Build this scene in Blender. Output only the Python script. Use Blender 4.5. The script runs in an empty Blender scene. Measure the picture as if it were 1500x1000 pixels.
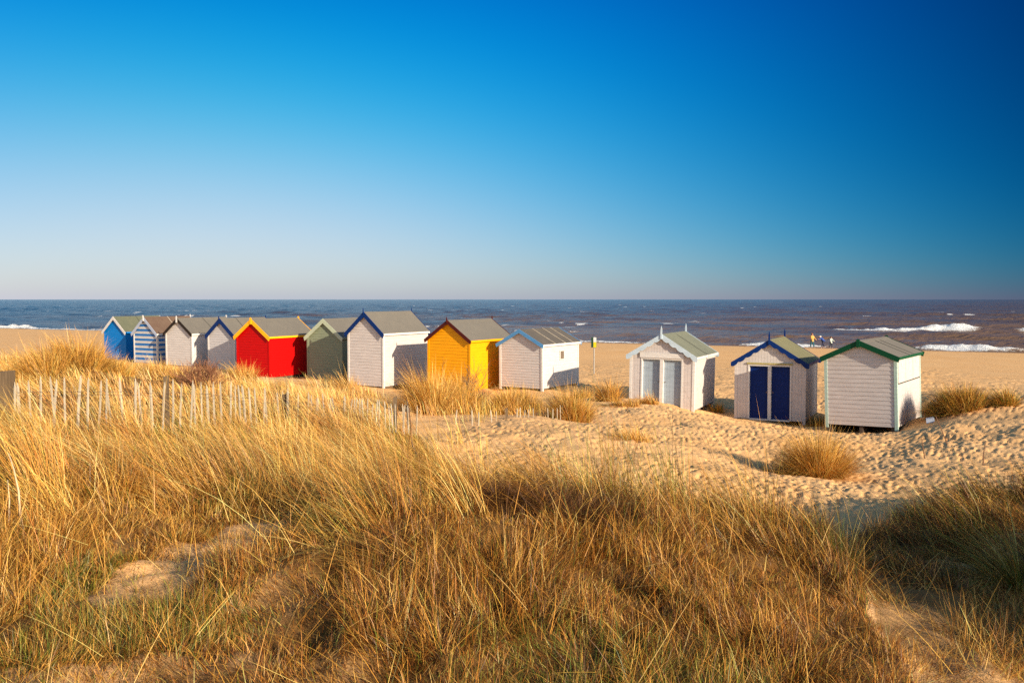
import bpy, bmesh, math, random
import numpy as np
from mathutils import Vector

random.seed(7)
RNG = np.random.default_rng(11)
scn = bpy.context.scene
COL = scn.collection
R = math.radians

# ------------------------------------------------------------------ camera
F = 1167.0                       # focal length in photo pixels (28 mm on 36 mm)
CAMH = 3.8
PITCH = math.atan(61.5 / F)
cam = bpy.data.cameras.new('camera')
cam.lens = 28.0
cam.sensor_width = 36.0
cam.clip_start = 0.05
cam.clip_end = 90000
camo = bpy.data.objects.new('camera', cam)
COL.objects.link(camo)
camo.location = (0, 0, CAMH)
camo.rotation_euler = (R(90) - PITCH, 0, 0)
scn.camera = camo

SUN_AZ, SUN_EL = R(138.5), R(17.8)        # azimuth clockwise from +Y
SUN = Vector((math.sin(SUN_AZ) * math.cos(SUN_EL), math.cos(SUN_AZ) * math.cos(SUN_EL), math.sin(SUN_EL)))

def X_at(px, Y):                 # sideways position of photo column px at distance Y
    return (px - 750.0) / F * Y * 1.0

# ------------------------------------------------------------------ small helpers
def tag(o, label=None, cat=None, group=None, kind=None):
    if label: o['label'] = label
    if cat: o['category'] = cat
    if group: o['group'] = group
    if kind: o['kind'] = kind
    return o

def empty(name, loc, rot=(0, 0, 0)):
    o = bpy.data.objects.new(name, None)
    o.empty_display_size = 0.3
    o.location = loc
    o.rotation_euler = rot
    COL.objects.link(o)
    return o

class MB:
    """collects shapes and links them as one mesh object"""
    def __init__(s):
        s.v = []; s.f = []
    def add(s, vs, fs):
        n = len(s.v)
        s.v += [tuple(p) for p in vs]
        s.f += [tuple(i + n for i in f) for f in fs]
    def box(s, x0, x1, y0, y1, z0, z1):
        s.add([(x0, y0, z0), (x1, y0, z0), (x1, y1, z0), (x0, y1, z0), (x0, y0, z1), (x1, y0, z1), (x1, y1, z1), (x0, y1, z1)],
              [(3, 2, 1, 0), (4, 5, 6, 7), (0, 1, 5, 4), (1, 2, 6, 5), (2, 3, 7, 6), (3, 0, 4, 7)])
    def loft(s, A, B):
        """closed solid between two polygons with the same count"""
        n = len(A)
        s.add(list(A) + list(B), [tuple(range(n))[::-1], tuple(range(n, 2 * n))] + [(i, (i + 1) % n, n + (i + 1) % n, n + i) for i in range(n)])
    def tube(s, pts, rad, n=6, cap=True):
        pts = [Vector(p) for p in pts]
        rings = []
        for i, p in enumerate(pts):
            d = (pts[min(i + 1, len(pts) - 1)] - pts[max(i - 1, 0)]).normalized()
            a = d.cross(Vector((0, 0, 1)))
            if a.length < 1e-3: a = d.cross(Vector((1, 0, 0)))
            a.normalize(); b = d.cross(a)
            r = rad[i] if isinstance(rad, (list, tuple)) else rad
            rings.append([p + a * (r * math.cos(2 * math.pi * k / n)) + b * (r * math.sin(2 * math.pi * k / n)) for k in range(n)])
        base = len(s.v)
        for r_ in rings: s.v += [tuple(p) for p in r_]
        for i in range(len(rings) - 1):
            for k in range(n):
                s.f.append((base + i * n + k, base + i * n + (k + 1) % n, base + (i + 1) * n + (k + 1) % n, base + (i + 1) * n + k))
        if cap:
            s.f.append(tuple(base + k for k in range(n))[::-1])
            s.f.append(tuple(base + (len(rings) - 1) * n + k for k in range(n)))
    def build(s, name, mat, parent=None, smooth=False, fix=True):
        me = bpy.data.meshes.new(name)
        me.from_pydata(s.v, [], s.f)
        if fix:
            bm = bmesh.new(); bm.from_mesh(me)
            bmesh.ops.recalc_face_normals(bm, faces=bm.faces)
            bm.to_mesh(me); bm.free()
        if smooth:
            me.polygons.foreach_set('use_smooth', [True] * len(me.polygons))
        me.materials.append(mat)
        o = bpy.data.objects.new(name, me)
        COL.objects.link(o)
        if parent: o.parent = parent
        return o

# ------------------------------------------------------------------ noise in numpy
def _hash(ix, iy, seed):
    h = (ix.astype(np.int64) * 374761393 + iy.astype(np.int64) * 668265263 + seed * 144269504) & 0x7fffffff
    h = ((h ^ (h >> 13)) * 1274126177) & 0x7fffffff
    h = h ^ (h >> 16)
    return (h & 0xffff) / 65535.0
def noise(x, y, seed=0):
    x0 = np.floor(x); y0 = np.floor(y)
    fx = x - x0; fy = y - y0
    fx = fx * fx * fx * (fx * (fx * 6 - 15) + 10); fy = fy * fy * fy * (fy * (fy * 6 - 15) + 10)
    a = _hash(x0, y0, seed); b = _hash(x0 + 1, y0, seed); c = _hash(x0, y0 + 1, seed); d = _hash(x0 + 1, y0 + 1, seed)
    return (a * (1 - fx) + b * fx) * (1 - fy) + (c * (1 - fx) + d * fx) * fy
def fbm(x, y, seed=0, oct=4):
    s = 0; a = 0.5; t = 0
    for i in range(oct):
        s = s + a * noise(x * 2 ** i + 13.7 * i, y * 2 ** i + 7.3 * i, seed + i); t += a; a *= 0.5
    return s / t
def sstep(a, b, x):
    t = np.clip((x - a) / (b - a), 0, 1)
    return t * t * (3 - 2 * t)
def inpoly(x, y, P):
    r = np.zeros(x.shape, bool)
    n = len(P)
    for i in range(n):
        x0, y0 = P[i]; x1, y1 = P[(i + 1) % n]
        if y0 == y1: continue
        c = ((y0 > y) != (y1 > y)) & (x < (x1 - x0) * (y - y0) / (y1 - y0) + x0)
        r ^= c
    return r
def region(pts): return [(X_at(p, Y), Y) for p, Y in pts]

# ------------------------------------------------------------------ materials
def newmat(name):
    m = bpy.data.materials.new(name)
    m.use_nodes = True
    nt = m.node_tree
    for n in list(nt.nodes): nt.nodes.remove(n)
    out = nt.nodes.new('ShaderNodeOutputMaterial')
    return m, nt, out
def N(nt, t, **kw):
    n = nt.nodes.new(t)
    for k, v in kw.items():
        if k in n.inputs: n.inputs[k].default_value = v
        else: setattr(n, k, v)
    return n
def L(nt, a, b): nt.links.new(a, b)
def math_node(nt, op, a, b=None, c=None, clamp=False):
    n = nt.nodes.new('ShaderNodeMath'); n.operation = op; n.use_clamp = clamp
    for i, v in enumerate((a, b, c)):
        if v is None: continue
        if isinstance(v, (int, float)): n.inputs[i].default_value = v
        else: nt.links.new(v, n.inputs[i])
    return n.outputs[0]
def mixcol(nt, fac, a, b, mode='MIX'):
    n = nt.nodes.new('ShaderNodeMix'); n.data_type = 'RGBA'; n.blend_type = mode
    for sock, v in ((n.inputs[0], fac), (n.inputs[6], a), (n.inputs[7], b)):
        if isinstance(v, (int, float)): sock.default_value = v
        elif isinstance(v, (tuple, list)): sock.default_value = (*v[:3], 1)
        else: nt.links.new(v, sock)
    return n.outputs[2]

def paint(name, col, rough=0.5, dirt=0.35, dirtcol=(0.30, 0.24, 0.18), stripe=None):
    """painted timber: faint board to board changes, streaks, weathering near the foot"""
    m, nt, out = newmat(name)
    b = N(nt, 'ShaderNodeBsdfPrincipled', Roughness=rough)
    b.inputs['Specular IOR Level'].default_value = 0.16
    tc = N(nt, 'ShaderNodeTexCoord')
    mp = N(nt, 'ShaderNodeMapping'); mp.inputs['Scale'].default_value = (2.2, 2.2, 14)
    L(nt, tc.outputs['Object'], mp.inputs[0])
    n1 = N(nt, 'ShaderNodeTexNoise', Scale=1.3, Detail=5.0, Roughness=0.6); L(nt, mp.outputs[0], n1.inputs['Vector'])
    mp2 = N(nt, 'ShaderNodeMapping'); mp2.inputs['Scale'].default_value = (30, 30, 1.4)
    L(nt, tc.outputs['Object'], mp2.inputs[0])
    n2 = N(nt, 'ShaderNodeTexNoise', Scale=1.0, Detail=3.0); L(nt, mp2.outputs[0], n2.inputs['Vector'])
    sep = N(nt, 'ShaderNodeSeparateXYZ'); L(nt, tc.outputs['Object'], sep.inputs[0])
    c = col
    if stripe:
        wv = math_node(nt, 'MODULO', math_node(nt, 'DIVIDE', sep.outputs[2], stripe[1] * 2), 1.0)
        c = mixcol(nt, math_node(nt, 'GREATER_THAN', wv, 0.5), col, stripe[0])
    k = math_node(nt, 'MULTIPLY_ADD', n1.outputs[0], 0.55, 0.72)
    v = N(nt, 'ShaderNodeHueSaturation'); L(nt, k, v.inputs['Value'])
    if isinstance(c, tuple): v.inputs['Color'].default_value = (*c, 1)
    else: L(nt, c, v.inputs['Color'])
    # streaks and grime
    st = math_node(nt, 'SMOOTH_MIN', 1.0, math_node(nt, 'MULTIPLY', math_node(nt, 'SUBTRACT', n2.outputs[0], 0.53), 3.0, clamp=True), 0.1)
    foot = math_node(nt, 'SUBTRACT', 1.0, math_node(nt, 'DIVIDE', sep.outputs[2], 0.55), clamp=True)
    g = math_node(nt, 'MULTIPLY', math_node(nt, 'ADD', math_node(nt, 'MULTIPLY', st, 0.35), math_node(nt, 'MULTIPLY', foot, math_node(nt, 'MULTIPLY', n1.outputs[0], 0.8))), dirt, clamp=True)
    L(nt, mixcol(nt, g, v.outputs[0], dirtcol), b.inputs['Base Color'])
    bp = N(nt, 'ShaderNodeBump', Strength=0.25, Distance=0.004); L(nt, n1.outputs[0], bp.inputs['Height']); L(nt, bp.outputs[0], b.inputs['Normal'])
    L(nt, b.outputs[0], out.inputs[0])
    return m

def felt(name, col, lich=(0.30, 0.30, 0.16)):
    m, nt, out = newmat(name)
    b = N(nt, 'ShaderNodeBsdfPrincipled', Roughness=0.9)
    tc = N(nt, 'ShaderNodeTexCoord')
    n1 = N(nt, 'ShaderNodeTexNoise', Scale=2.2, Detail=6.0, Roughness=0.65); L(nt, tc.outputs['Object'], n1.inputs['Vector'])
    n2 = N(nt, 'ShaderNodeTexNoise', Scale=90.0, Detail=2.0); L(nt, tc.outputs['Object'], n2.inputs['Vector'])
    f1 = math_node(nt, 'MULTIPLY', math_node(nt, 'SUBTRACT', n1.outputs[0], 0.42), 3.2, clamp=True)
    c = mixcol(nt, math_node(nt, 'MULTIPLY', f1, 0.6), col, lich)
    k = math_node(nt, 'MULTIPLY_ADD', n2.outputs[0], 0.6, 0.7)
    v = N(nt, 'ShaderNodeHueSaturation'); L(nt, k, v.inputs['Value']); L(nt, c, v.inputs['Color'])
    L(nt, v.outputs[0], b.inputs['Base Color'])
    bp = N(nt, 'ShaderNodeBump', Strength=0.5, Distance=0.006); L(nt, math_node(nt, 'ADD', n1.outputs[0], math_node(nt, 'MULTIPLY', n2.outputs[0], .3)), bp.inputs['Height']); L(nt, bp.outputs[0], b.inputs['Normal'])
    L(nt, b.outputs[0], out.inputs[0])
    return m

def wood(name, c0, c1, rough=0.85, scale=(60, 60, 3)):
    m, nt, out = newmat(name)
    b = N(nt, 'ShaderNodeBsdfPrincipled', Roughness=rough)
    tc = N(nt, 'ShaderNodeTexCoord')
    mp = N(nt, 'ShaderNodeMapping'); mp.inputs['Scale'].default_value = scale
    L(nt, tc.outputs['Object'], mp.inputs[0])
    n1 = N(nt, 'ShaderNodeTexNoise', Scale=1.0, Detail=5.0); L(nt, mp.outputs[0], n1.inputs['Vector'])
    L(nt, mixcol(nt, math_node(nt, 'MULTIPLY_ADD', n1.outputs[0], 2.4, -0.7, clamp=True), c0, c1), b.inputs['Base Color'])
    bp = N(nt, 'ShaderNodeBump', Strength=0.4, Distance=0.003); L(nt, n1.outputs[0], bp.inputs['Height']); L(nt, bp.outputs[0], b.inputs['Normal'])
    L(nt, b.outputs[0], out.inputs[0])
    return m

def plain(name, col, rough=0.6, var=0.25, scale=8.0):
    m, nt, out = newmat(name)
    b = N(nt, 'ShaderNodeBsdfPrincipled', Roughness=rough)
    tc = N(nt, 'ShaderNodeTexCoord')
    n1 = N(nt, 'ShaderNodeTexNoise', Scale=scale, Detail=4.0); L(nt, tc.outputs['Object'], n1.inputs['Vector'])
    v = N(nt, 'ShaderNodeHueSaturation'); v.inputs['Color'].default_value = (*col, 1)
    L(nt, math_node(nt, 'MULTIPLY_ADD', n1.outputs[0], var * 2, 1 - var), v.inputs['Value'])
    L(nt, v.outputs[0], b.inputs['Base Color'])
    L(nt, b.outputs[0], out.inputs[0])
    return m

def blade_mat(name, transl=0.14):
    m, nt, out = newmat(name)
    at = N(nt, 'ShaderNodeAttribute', attribute_name='col')
    d = N(nt, 'ShaderNodeBsdfDiffuse'); t = N(nt, 'ShaderNodeBsdfTranslucent')
    g = N(nt, 'ShaderNodeBsdfGlossy', Roughness=0.45)
    L(nt, at.outputs['Color'], d.inputs['Color']); L(nt, at.outputs['Color'], t.inputs['Color'])
    mx = N(nt, 'ShaderNodeMixShader'); mx.inputs[0].default_value = transl
    L(nt, d.outputs[0], mx.inputs[1]); L(nt, t.outputs[0], mx.inputs[2])
    mx2 = N(nt, 'ShaderNodeMixShader'); mx2.inputs[0].default_value = 0.03
    L(nt, mx.outputs[0], mx2.inputs[1]); L(nt, g.outputs[0], mx2.inputs[2])
    L(nt, mx2.outputs[0], out.inputs[0])
    return m
M_BLADE = blade_mat('grass_blades')
M_TWIG = plain('twig_bark', (0.17, 0.085, 0.045), 0.9, 0.4, 30)
M_POST = wood('weathered_post', (0.085, 0.052, 0.026), (0.17, 0.11, 0.058))
M_PALE = wood('split_chestnut', (0.25, 0.195, 0.13), (0.50, 0.42, 0.31))
M_WIRE = plain('rusty_wire', (0.16, 0.11, 0.08), 0.6)

# ------------------------------------------------------------------ sky and sun
world = bpy.data.worlds.new('World')
scn.world = world
world.use_nodes = True
wt = world.node_tree
for n in list(wt.nodes): wt.nodes.remove(n)
wo = wt.nodes.new('ShaderNodeOutputWorld')
bg = wt.nodes.new('ShaderNodeBackground'); bg.inputs['Strength'].default_value = 0.11
sky = wt.nodes.new('ShaderNodeTexSky'); sky.sky_type = 'NISHITA'; sky.sun_disc = False
sky.sun_elevation = SUN_EL; sky.sun_rotation = SUN_AZ
sky.air_density = 1.0; sky.dust_density = 0.6; sky.ozone_density = 2.0; sky.altitude = 0
SKYFIT = None
SKYFIT = [{(0, 0): 1.5614, (0, 1): -14.364, (0, 2): 29.9771, (0, 3): -12.7555, (0, 4): -37.2446, (0, 5): -38.2077, (1, 0): -4.5363, (1, 1): 8.4607, (1, 2): 13.9916, (1, 3): -2.5732, (1, 4): -11.5847, (1, 5): -12.3511, (2, 0): 4.699, (2, 1): -0.2992, (2, 2): -11.6406, (2, 3): -1.521, (2, 4): 4.0638, (3, 0): -1.793, (3, 1): -0.9332, (3, 2): -13.3358, (3, 3): 17.014}, {(0, 0): 0.779, (0, 1): -8.1463, (0, 2): 14.5312, (0, 3): -2.6042, (0, 4): -10.2164, (0, 5): -8.969, (1, 0): -2.4789, (1, 1): 2.3988, (1, 2): 6.2566, (1, 3): -0.0767, (1, 4): -0.9867, (1, 5): 0.5175, (2, 0): 3.0493, (2, 1): 0.6139, (2, 2): -7.3158, (2, 3): -3.5471, (2, 4): 2.3499, (3, 0): -1.4647, (3, 1): 0.59, (3, 2): -3.8684, (3, 3): 7.4029}, {(0, 0): 1.0, (0, 1): -6.6402, (0, 2): 9.3289, (0, 3): 3.837, (0, 4): -3.3243, (0, 5): -6.3452, (1, 0): -1.1131, (1, 1): -3.7801, (1, 2): 2.6311, (1, 3): 1.0043, (1, 4): -2.241, (1, 5): -3.8597, (2, 0): 1.4865, (2, 1): 6.1701, (2, 2): -1.7671, (2, 3): -0.6169, (2, 4): -0.4687, (3, 0): -0.8549, (3, 1): -0.8166, (3, 2): -5.3832, (3, 3): 5.7397}]
if SKYFIT is None:
    L(wt, sky.outputs[0], bg.inputs[0])
else:
    # polarised, saturated sky: a smooth gain on the Nishita colour that depends on direction only
    geo = wt.nodes.new('ShaderNodeTexCoord')
    sp = wt.nodes.new('ShaderNodeSeparateXYZ'); L(wt, geo.outputs['Generated'], sp.inputs[0])
    yy = math_node(wt, 'MAXIMUM', sp.outputs[1], 0.05)
    u = math_node(wt, 'ARCTAN2', sp.outputs[0], sp.outputs[1])
    u = math_node(wt, 'MINIMUM', math_node(wt, 'MAXIMUM', u, -0.62), 0.62)
    e = math_node(wt, 'MINIMUM', math_node(wt, 'MAXIMUM', sp.outputs[2], 0.0), 0.40)
    sc_ = wt.nodes.new('ShaderNodeSeparateColor'); L(wt, sky.outputs[0], sc_.inputs[0])
    cc = wt.nodes.new('ShaderNodeCombineColor')
    front = math_node(wt, 'SMOOTH_MIN', 1.0, math_node(wt, 'MULTIPLY_ADD', sp.outputs[1], 2.5, 0.2, clamp=True), 0.0)
    front = math_node(wt, 'MULTIPLY', front, math_node(wt, 'SUBTRACT', 1.0, math_node(wt, 'MULTIPLY', math_node(wt, 'SUBTRACT', sp.outputs[2], 0.45), 2.0, clamp=True)))
    for ch in range(3):
        # log gain = sum c_ij u^i e^j
        tot = None
        for (i, j), cval in SKYFIT[ch].items():
            term = cval
            if i: term = math_node(wt, 'MULTIPLY', math_node(wt, 'POWER', math_node(wt, 'ADD', u, 1.0), float(i)), term)
            if j: term = math_node(wt, 'MULTIPLY', math_node(wt, 'POWER', math_node(wt, 'ADD', e, 0.01), float(j) * .5), term)
            tot = term if tot is None else math_node(wt, 'ADD', tot, term)
        gain = math_node(wt, 'EXPONENT', math_node(wt, 'MULTIPLY', tot, front))
        L(wt, math_node(wt, 'MULTIPLY', sc_.outputs[ch], gain), cc.inputs[ch])
    L(wt, cc.outputs[0], bg.inputs[0])
L(wt, bg.outputs[0], wo.inputs[0])

sl = bpy.data.lights.new('sun', 'SUN')
sl.energy = 4.7; sl.angle = R(0.5); sl.color = (1.0, 0.86, 0.66)
so = bpy.data.objects.new('sun', sl); COL.objects.link(so)
so.rotation_euler = SUN.to_track_quat('Z', 'Y').to_euler()
so.location = SUN * 50

vs = scn.view_settings
vs.view_transform = 'Standard'
try: vs.look = 'None'
except Exception: pass
vs.gamma = 1.0; vs.use_curve_mapping = False
vs.exposure = 0.75
scn.cycles.use_denoising = False
scn.cycles.max_bounces = 6; scn.cycles.diffuse_bounces = 3; scn.cycles.glossy_bounces = 2
scn.cycles.transmission_bounces = 3; scn.cycles.transparent_max_bounces = 8
scn.cycles.caustics_reflective = False; scn.cycles.caustics_refractive = False

# ------------------------------------------------------------------ the lie of the land
SEA_Z = -2.4
# shoreline through (53,96) and (-110,172); signed distance is positive towards the sea
_sd = np.array([-163.0, 76.0]); _sd /= np.linalg.norm(_sd)
_sn = np.array([-_sd[1], _sd[0]])
if _sn[1] < 0: _sn = -_sn
def shore(x, y): return (x - 53.0) * _sn[0] + (y - 96.0) * _sn[1]
def base_height(x, y):
    d = shore(x, y)
    near = -2.4 + 2.55 * (1 - np.exp(np.minimum(d, 0) / 60.0)) * 1.12
    return np.where(d < 0, np.minimum(near, 0.3), -2.4 - 0.045 * d)

CTRL = []                                  # (x, y, z)
def g(px, v, Y): CTRL.append((X_at(px, Y), Y, CAMH - Y * (v - 438.5) / F))
def w(x, y, z): CTRL.append((x, y, z))
# the dune the camera stands on
w(0, 0, 2.2); w(-4, 0, 2.25); w(3, 0, 2.2); w(0, -4, 2.2); w(-6, -4, 2.2); w(4, -5, 1.9); w(-12, 4, 2.3); w(-12, -2, 2.2)
g(0, 1000, 3.35); g(400, 1000, 3.3); g(750, 1000, 3.25); g(1100, 1000, 3.3); g(1400, 1000, 3.5)
w(X_at(150, 4.8), 4.8, 2.11); w(X_at(330, 5.7), 5.7, 2.10); w(X_at(240, 5.2), 5.2, 2.10); w(X_at(120, 4.0), 4.0, 2.10); w(X_at(330, 4.7), 4.7, 2.16); w(X_at(20, 5.2), 5.2, 2.28); w(X_at(500, 4.35), 4.35, 2.40); w(X_at(620, 4.5), 4.5, 2.44); w(X_at(450, 3.5), 3.5, 2.24); w(X_at(860, 4.9), 4.9, 2.36);  g(1050, 850, 4.55); g(1180, 880, 4.35)
g(1320, 905, 4.75); g(1450, 900, 5.0); g(1290, 835, 5.9); g(1400, 800, 6.9)
g(500, 745, 6.1); g(650, 745, 6.15); g(850, 752, 6.0); g(1000, 758, 5.95); g(1150, 770, 5.85)
# falling away behind the near hummock
w(X_at(1250, 7.5), 7.5, 1.45); w(X_at(1000, 7.8), 7.8, 1.62); w(X_at(820, 8.2), 8.2, 1.65); w(X_at(680, 8.5), 8.5, 1.75)
g(1250, 745, 9.6); g(1420, 765, 8.0); g(1500, 748, 7.8); g(1600, 740, 8.0); g(1560, 800, 6.3)
g(1000, 692, 11.2); g(900, 642, 14.0); g(1100, 640, 18.0); g(1300, 655, 17.3); g(1195, 703, 13.2); g(1090, 690, 13.0); g(1400, 690, 13.6); g(1520, 660, 15.5)
g(1300, 638, 20.3); g(1450, 603, 22.0); g(1530, 600, 22.0); g(1385, 628, 19.8); g(1385, 600, 23.2); g(1420, 575, 26); g(1480, 572, 26.5)
# along the fence
g(0, 643, 9.0); g(150, 643, 9.2); g(300, 643, 10.0); g(450, 640, 11.6); g(560, 640, 13.4); g(610, 640, 14.2); g(700, 622, 16.2); g(770, 614, 17.6); g(835, 618, 19.2)
g(-150, 640, 9.0); g(700, 660, 12.0); g(800, 650, 13.2); g(880, 625, 17.0)
# mound on the left and the bank in front of the huts
g(0, 575, 15.5); g(100, 541, 16.0); g(180, 563, 16.0); g(250, 574, 16.5); g(-120, 560, 17); g(40, 560, 16)
g(300, 574, 18.5); g(400, 557, 24.5); g(340, 560, 24.0); g(480, 563, 25.0); g(400, 588, 16.5); g(500, 600, 17.0); g(545, 582, 25.0); g(600, 583, 24.0); g(620, 605, 20.0)
g(680, 588, 25.0); g(760, 590, 25.0); g(810, 586, 27); g(840, 580, 28.5); g(880, 592, 24.0); g(960, 592, 25.6); g(920, 586, 27.0)
g(560, 640, 12.2); g(100, 535, 22); g(250, 540, 26); g(0, 530, 24); g(-150, 530, 24)
# foot of each hut
for x, y, z in ((-24.0, 46.0, .25), (-20.8, 44.9, .2), (-17.9, 42.5, .25), (-14.8, 40.5, .25), (-12.2, 37.0, .15), (-11.0, 36.5, .1), (-8.7, 36.6, .1), (-6.2, 34.0, .08), (-5.3, 33.0, .02),
                (-2.5, 31.2, .15), (-1.6, 30.7, .12), (0.3, 31.0, .35), (1.2, 30.0, .3), (2.7, 32.4, .25), (4.1, 27.6, .28), (5.2, 26.9, .2), (6.1, 26.3, -.02), (7.4, 28.8, -.1),
                (7.5, 26.6, -.18), (9.5, 25.4, -.28), (10.7, 27.8, -.25), (9.6, 24.0, -.16), (11.2, 22.9, -.12), (13.0, 25.2, -.06), (12.0, 26.5, -.1),
                (-20, 50, .1), (-10, 42, .05), (0, 36, .0), (12, 31, -.1), (20, 30, .1), (-30, 52, .2), (-30, 40, .6), (-22, 34, 0.9), (24, 24, .5), (20, 14, .9), (12, 6, 1.6), (-20, 12, 2.3)):
    w(x, y, z)
# off to the right, out of the picture: an unseen dune added to shade the hollow
w(6.0, 1.9, 3.15); w(5.4, 4.0, 2.0); w(7.6, 0.6, 3.5); w(7.1, 1.6, 3.5); w(9, 3, 2.1); w(4.2, 2.0, 2.3)
for x, y in ((-60, 70), (-30, 62), (-10, 55), (5, 48), (20, 45), (40, 40), (50, 20), (-60, 40), (-60, 10), (50, -10), (0, -25), (-40, -20), (30, -25)):
    w(x, y, float(base_height(np.array(x), np.array(y))) if y > 30 else 1.2)
CT = np.array(CTRL)
def _tps_fit():
    P = CT[:, :2]; n = len(P)
    d = P[:, None] - P[None]; r2 = (d ** 2).sum(-1)
    K = np.where(r2 > 0, r2 * np.log(r2 + 1e-12), 0) + np.eye(n) * 0.6
    A = np.zeros((n + 3, n + 3)); A[:n, :n] = K; A[:n, n] = 1; A[:n, n + 1:] = P; A[n:, :n] = A[:n, n:].T
    b = np.zeros(n + 3); b[:n] = CT[:, 2] - base_height(P[:, 0], P[:, 1])
    return np.linalg.solve(A, b)
TPS = _tps_fit()
def smooth_ground(x, y):
    x = np.asarray(x, float); y = np.asarray(y, float)
    sh = x.shape; x = x.ravel(); y = y.ravel(); out = np.zeros(len(x)); n = len(CT)
    for a in range(0, len(x), 40000):
        X = x[a:a + 40000]; Y = y[a:a + 40000]
        r2 = (X[:, None] - CT[None, :, 0]) ** 2 + (Y[:, None] - CT[None, :, 1]) ** 2 + 1e-12
        out[a:a + 40000] = (r2 * np.log(r2)) @ TPS[:n] + TPS[n] + TPS[n + 1] * X + TPS[n + 2] * Y
    fade = (1 - sstep(-48, -22, shore(x, y))) * (1 - sstep(45, 75, np.hypot(x, y - 10)))
    return (base_height(x, y) + out * fade).reshape(sh)

# dense raster of the near ground, so that roots and feet can be looked up quickly
RX0, RX1, RY0, RY1, RS = -34.0, 30.0, -8.0, 56.0, 0.1
_rx = np.arange(RX0, RX1 + RS, RS); _ry = np.arange(RY0, RY1 + RS, RS)
_gx, _gy = np.meshgrid(_rx, _ry)
RAST = smooth_ground(_gx, _gy)
RAST += (fbm(_gx * 0.55, _gy * 0.55, 3, 3) - 0.5) * 0.22 * (1 - sstep(30, 50, _gy)) + (fbm(_gx * 1.7, _gy * 1.7, 9, 3) - 0.5) * 0.09
# tussocky hummocks under the grass of the near dune
_hm = (1 - sstep(7.5, 11, _gy)) * sstep(-1, 2, _gy) * (1 - .8 * sstep(1.9, 2.4, _gx - .62 * (_gy - 3.2)))
RAST += _hm * (np.abs(fbm(_gx * 1.9, _gy * 1.9, 15, 2) - .5) * -.22 + .03 + (fbm(_gx * 4.2, _gy * 4.2, 19, 2) - .5) * .10)
def bil(A, x, y, x0, y0, s):
    fx = np.clip((np.asarray(x, float) - x0) / s, 0, A.shape[1] - 1.001); fy = np.clip((np.asarray(y, float) - y0) / s, 0, A.shape[0] - 1.001)
    ix = fx.astype(int); iy = fy.astype(int); fx = fx - ix; fy = fy - iy
    return (A[iy, ix] * (1 - fx) + A[iy, ix + 1] * fx) * (1 - fy) + (A[iy + 1, ix] * (1 - fx) + A[iy + 1, ix + 1] * fx) * fy
def ground(x, y): return bil(RAST, x, y, RX0, RY0, RS)
def gz(x, y): return float(ground(np.array([x]), np.array([y]))[0])

# footprints trodden into the sand: one stamp per print on a fine raster
FX0, FX1, FY0, FY1, FS = -10.0, 30.0, 8.0, 62.0, 0.045
FOOT = np.zeros((int((FY1 - FY0) / FS), int((FX1 - FX0) / FS)), np.float32)
SANDY = region([(640, 14), (690, 11), (760, 9), (850, 8), (1600, 9), (1700, 22), (1900, 60), (-200, 60), (850, 36), (860, 30), (940, 25.5), (880, 23), (840, 19), (760, 17.5)])
def stamp(n, xs, ys, size, depth):
    for i in range(n):
        x, y = xs[i], ys[i]
        a = RNG.uniform(0, math.pi); l = size * RNG.uniform(.8, 1.3); wd = l * RNG.uniform(.38, .6)
        r = int(l * 1.5 / FS) + 1
        cx = int((x - FX0) / FS); cy = int((y - FY0) / FS)
        if cx < r or cy < r or cx >= FOOT.shape[1] - r or cy >= FOOT.shape[0] - r: continue
        jj, ii = np.mgrid[-r:r + 1, -r:r + 1] * FS
        p = (ii * math.cos(a) + jj * math.sin(a)) / l; q = (-ii * math.sin(a) + jj * math.cos(a)) / wd
        d2 = p * p + q * q
        FOOT[cy - r:cy + r + 1, cx - r:cx + r + 1] += (-depth * np.exp(-d2 * 3.2) + 0.22 * depth * np.exp(-(np.sqrt(d2) - 1.15) ** 2 * 8)).astype(np.float32)
cx_ = RNG.uniform(-8, 29, 75000); cy_ = 9 + 50 * RNG.uniform(0, 1, 75000) ** 1.25
ok = inpoly(cx_, cy_, SANDY)
den = fbm(cx_ * .22, cy_ * .22, 21, 3)
quiet = np.exp(-(((cx_ - 1.0) / 2.6) ** 2 + ((cy_ - 13) / 3.0) ** 2))          # smoother blown sand near the fence
ok &= RNG.uniform(0, 1, 75000) < np.clip(0.35 + (den - .4) * 2.2, .12, 1) * (1 - .8 * quiet)
cx_ = cx_[ok]; cy_ = cy_[ok]
stamp(len(cx_), cx_, cy_, 0.080, 0.064)
k_ = (cy_ < 30) & (RNG.uniform(0, 1, len(cx_)) < .75)
stamp(int(k_.sum()), cx_[k_] + RNG.normal(0, .3, k_.sum()), cy_[k_] + RNG.normal(0, .3, k_.sum()), 0.052, 0.036)
def foot(x, y):
    inside = (x > FX0) & (x < FX1 - .1) & (y > FY0) & (y < FY1 - .1)
    return np.where(inside, bil(FOOT, x, y, FX0, FY0, FS), 0)

# areas used by ground colour and by the planting
BARE_LEFT = region([(-150, 2.6), (-60, 3.5), (60, 4.05), (150, 4.8), (250, 5.3), (330, 5.85), (430, 5.75), (335, 4.75), (250, 4.0), (215, 3.3), (180, 2.6)])
DUNE_GRASS = region([(-900, 2), (-700, 17), (-150, 22), (240, 23), (330, 23), (420, 18), (560, 16.5), (600, 14.3), (612, 12), (650, 9.5), (700, 7.6), (760, 6.9), (850, 6.4), (1000, 6.25), (1150, 6.2), (1235, 5.9), (1262, 5.0), (1290, 4.2), (1335, 3.5), (1400, 2.6), (1400, 2)])

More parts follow.
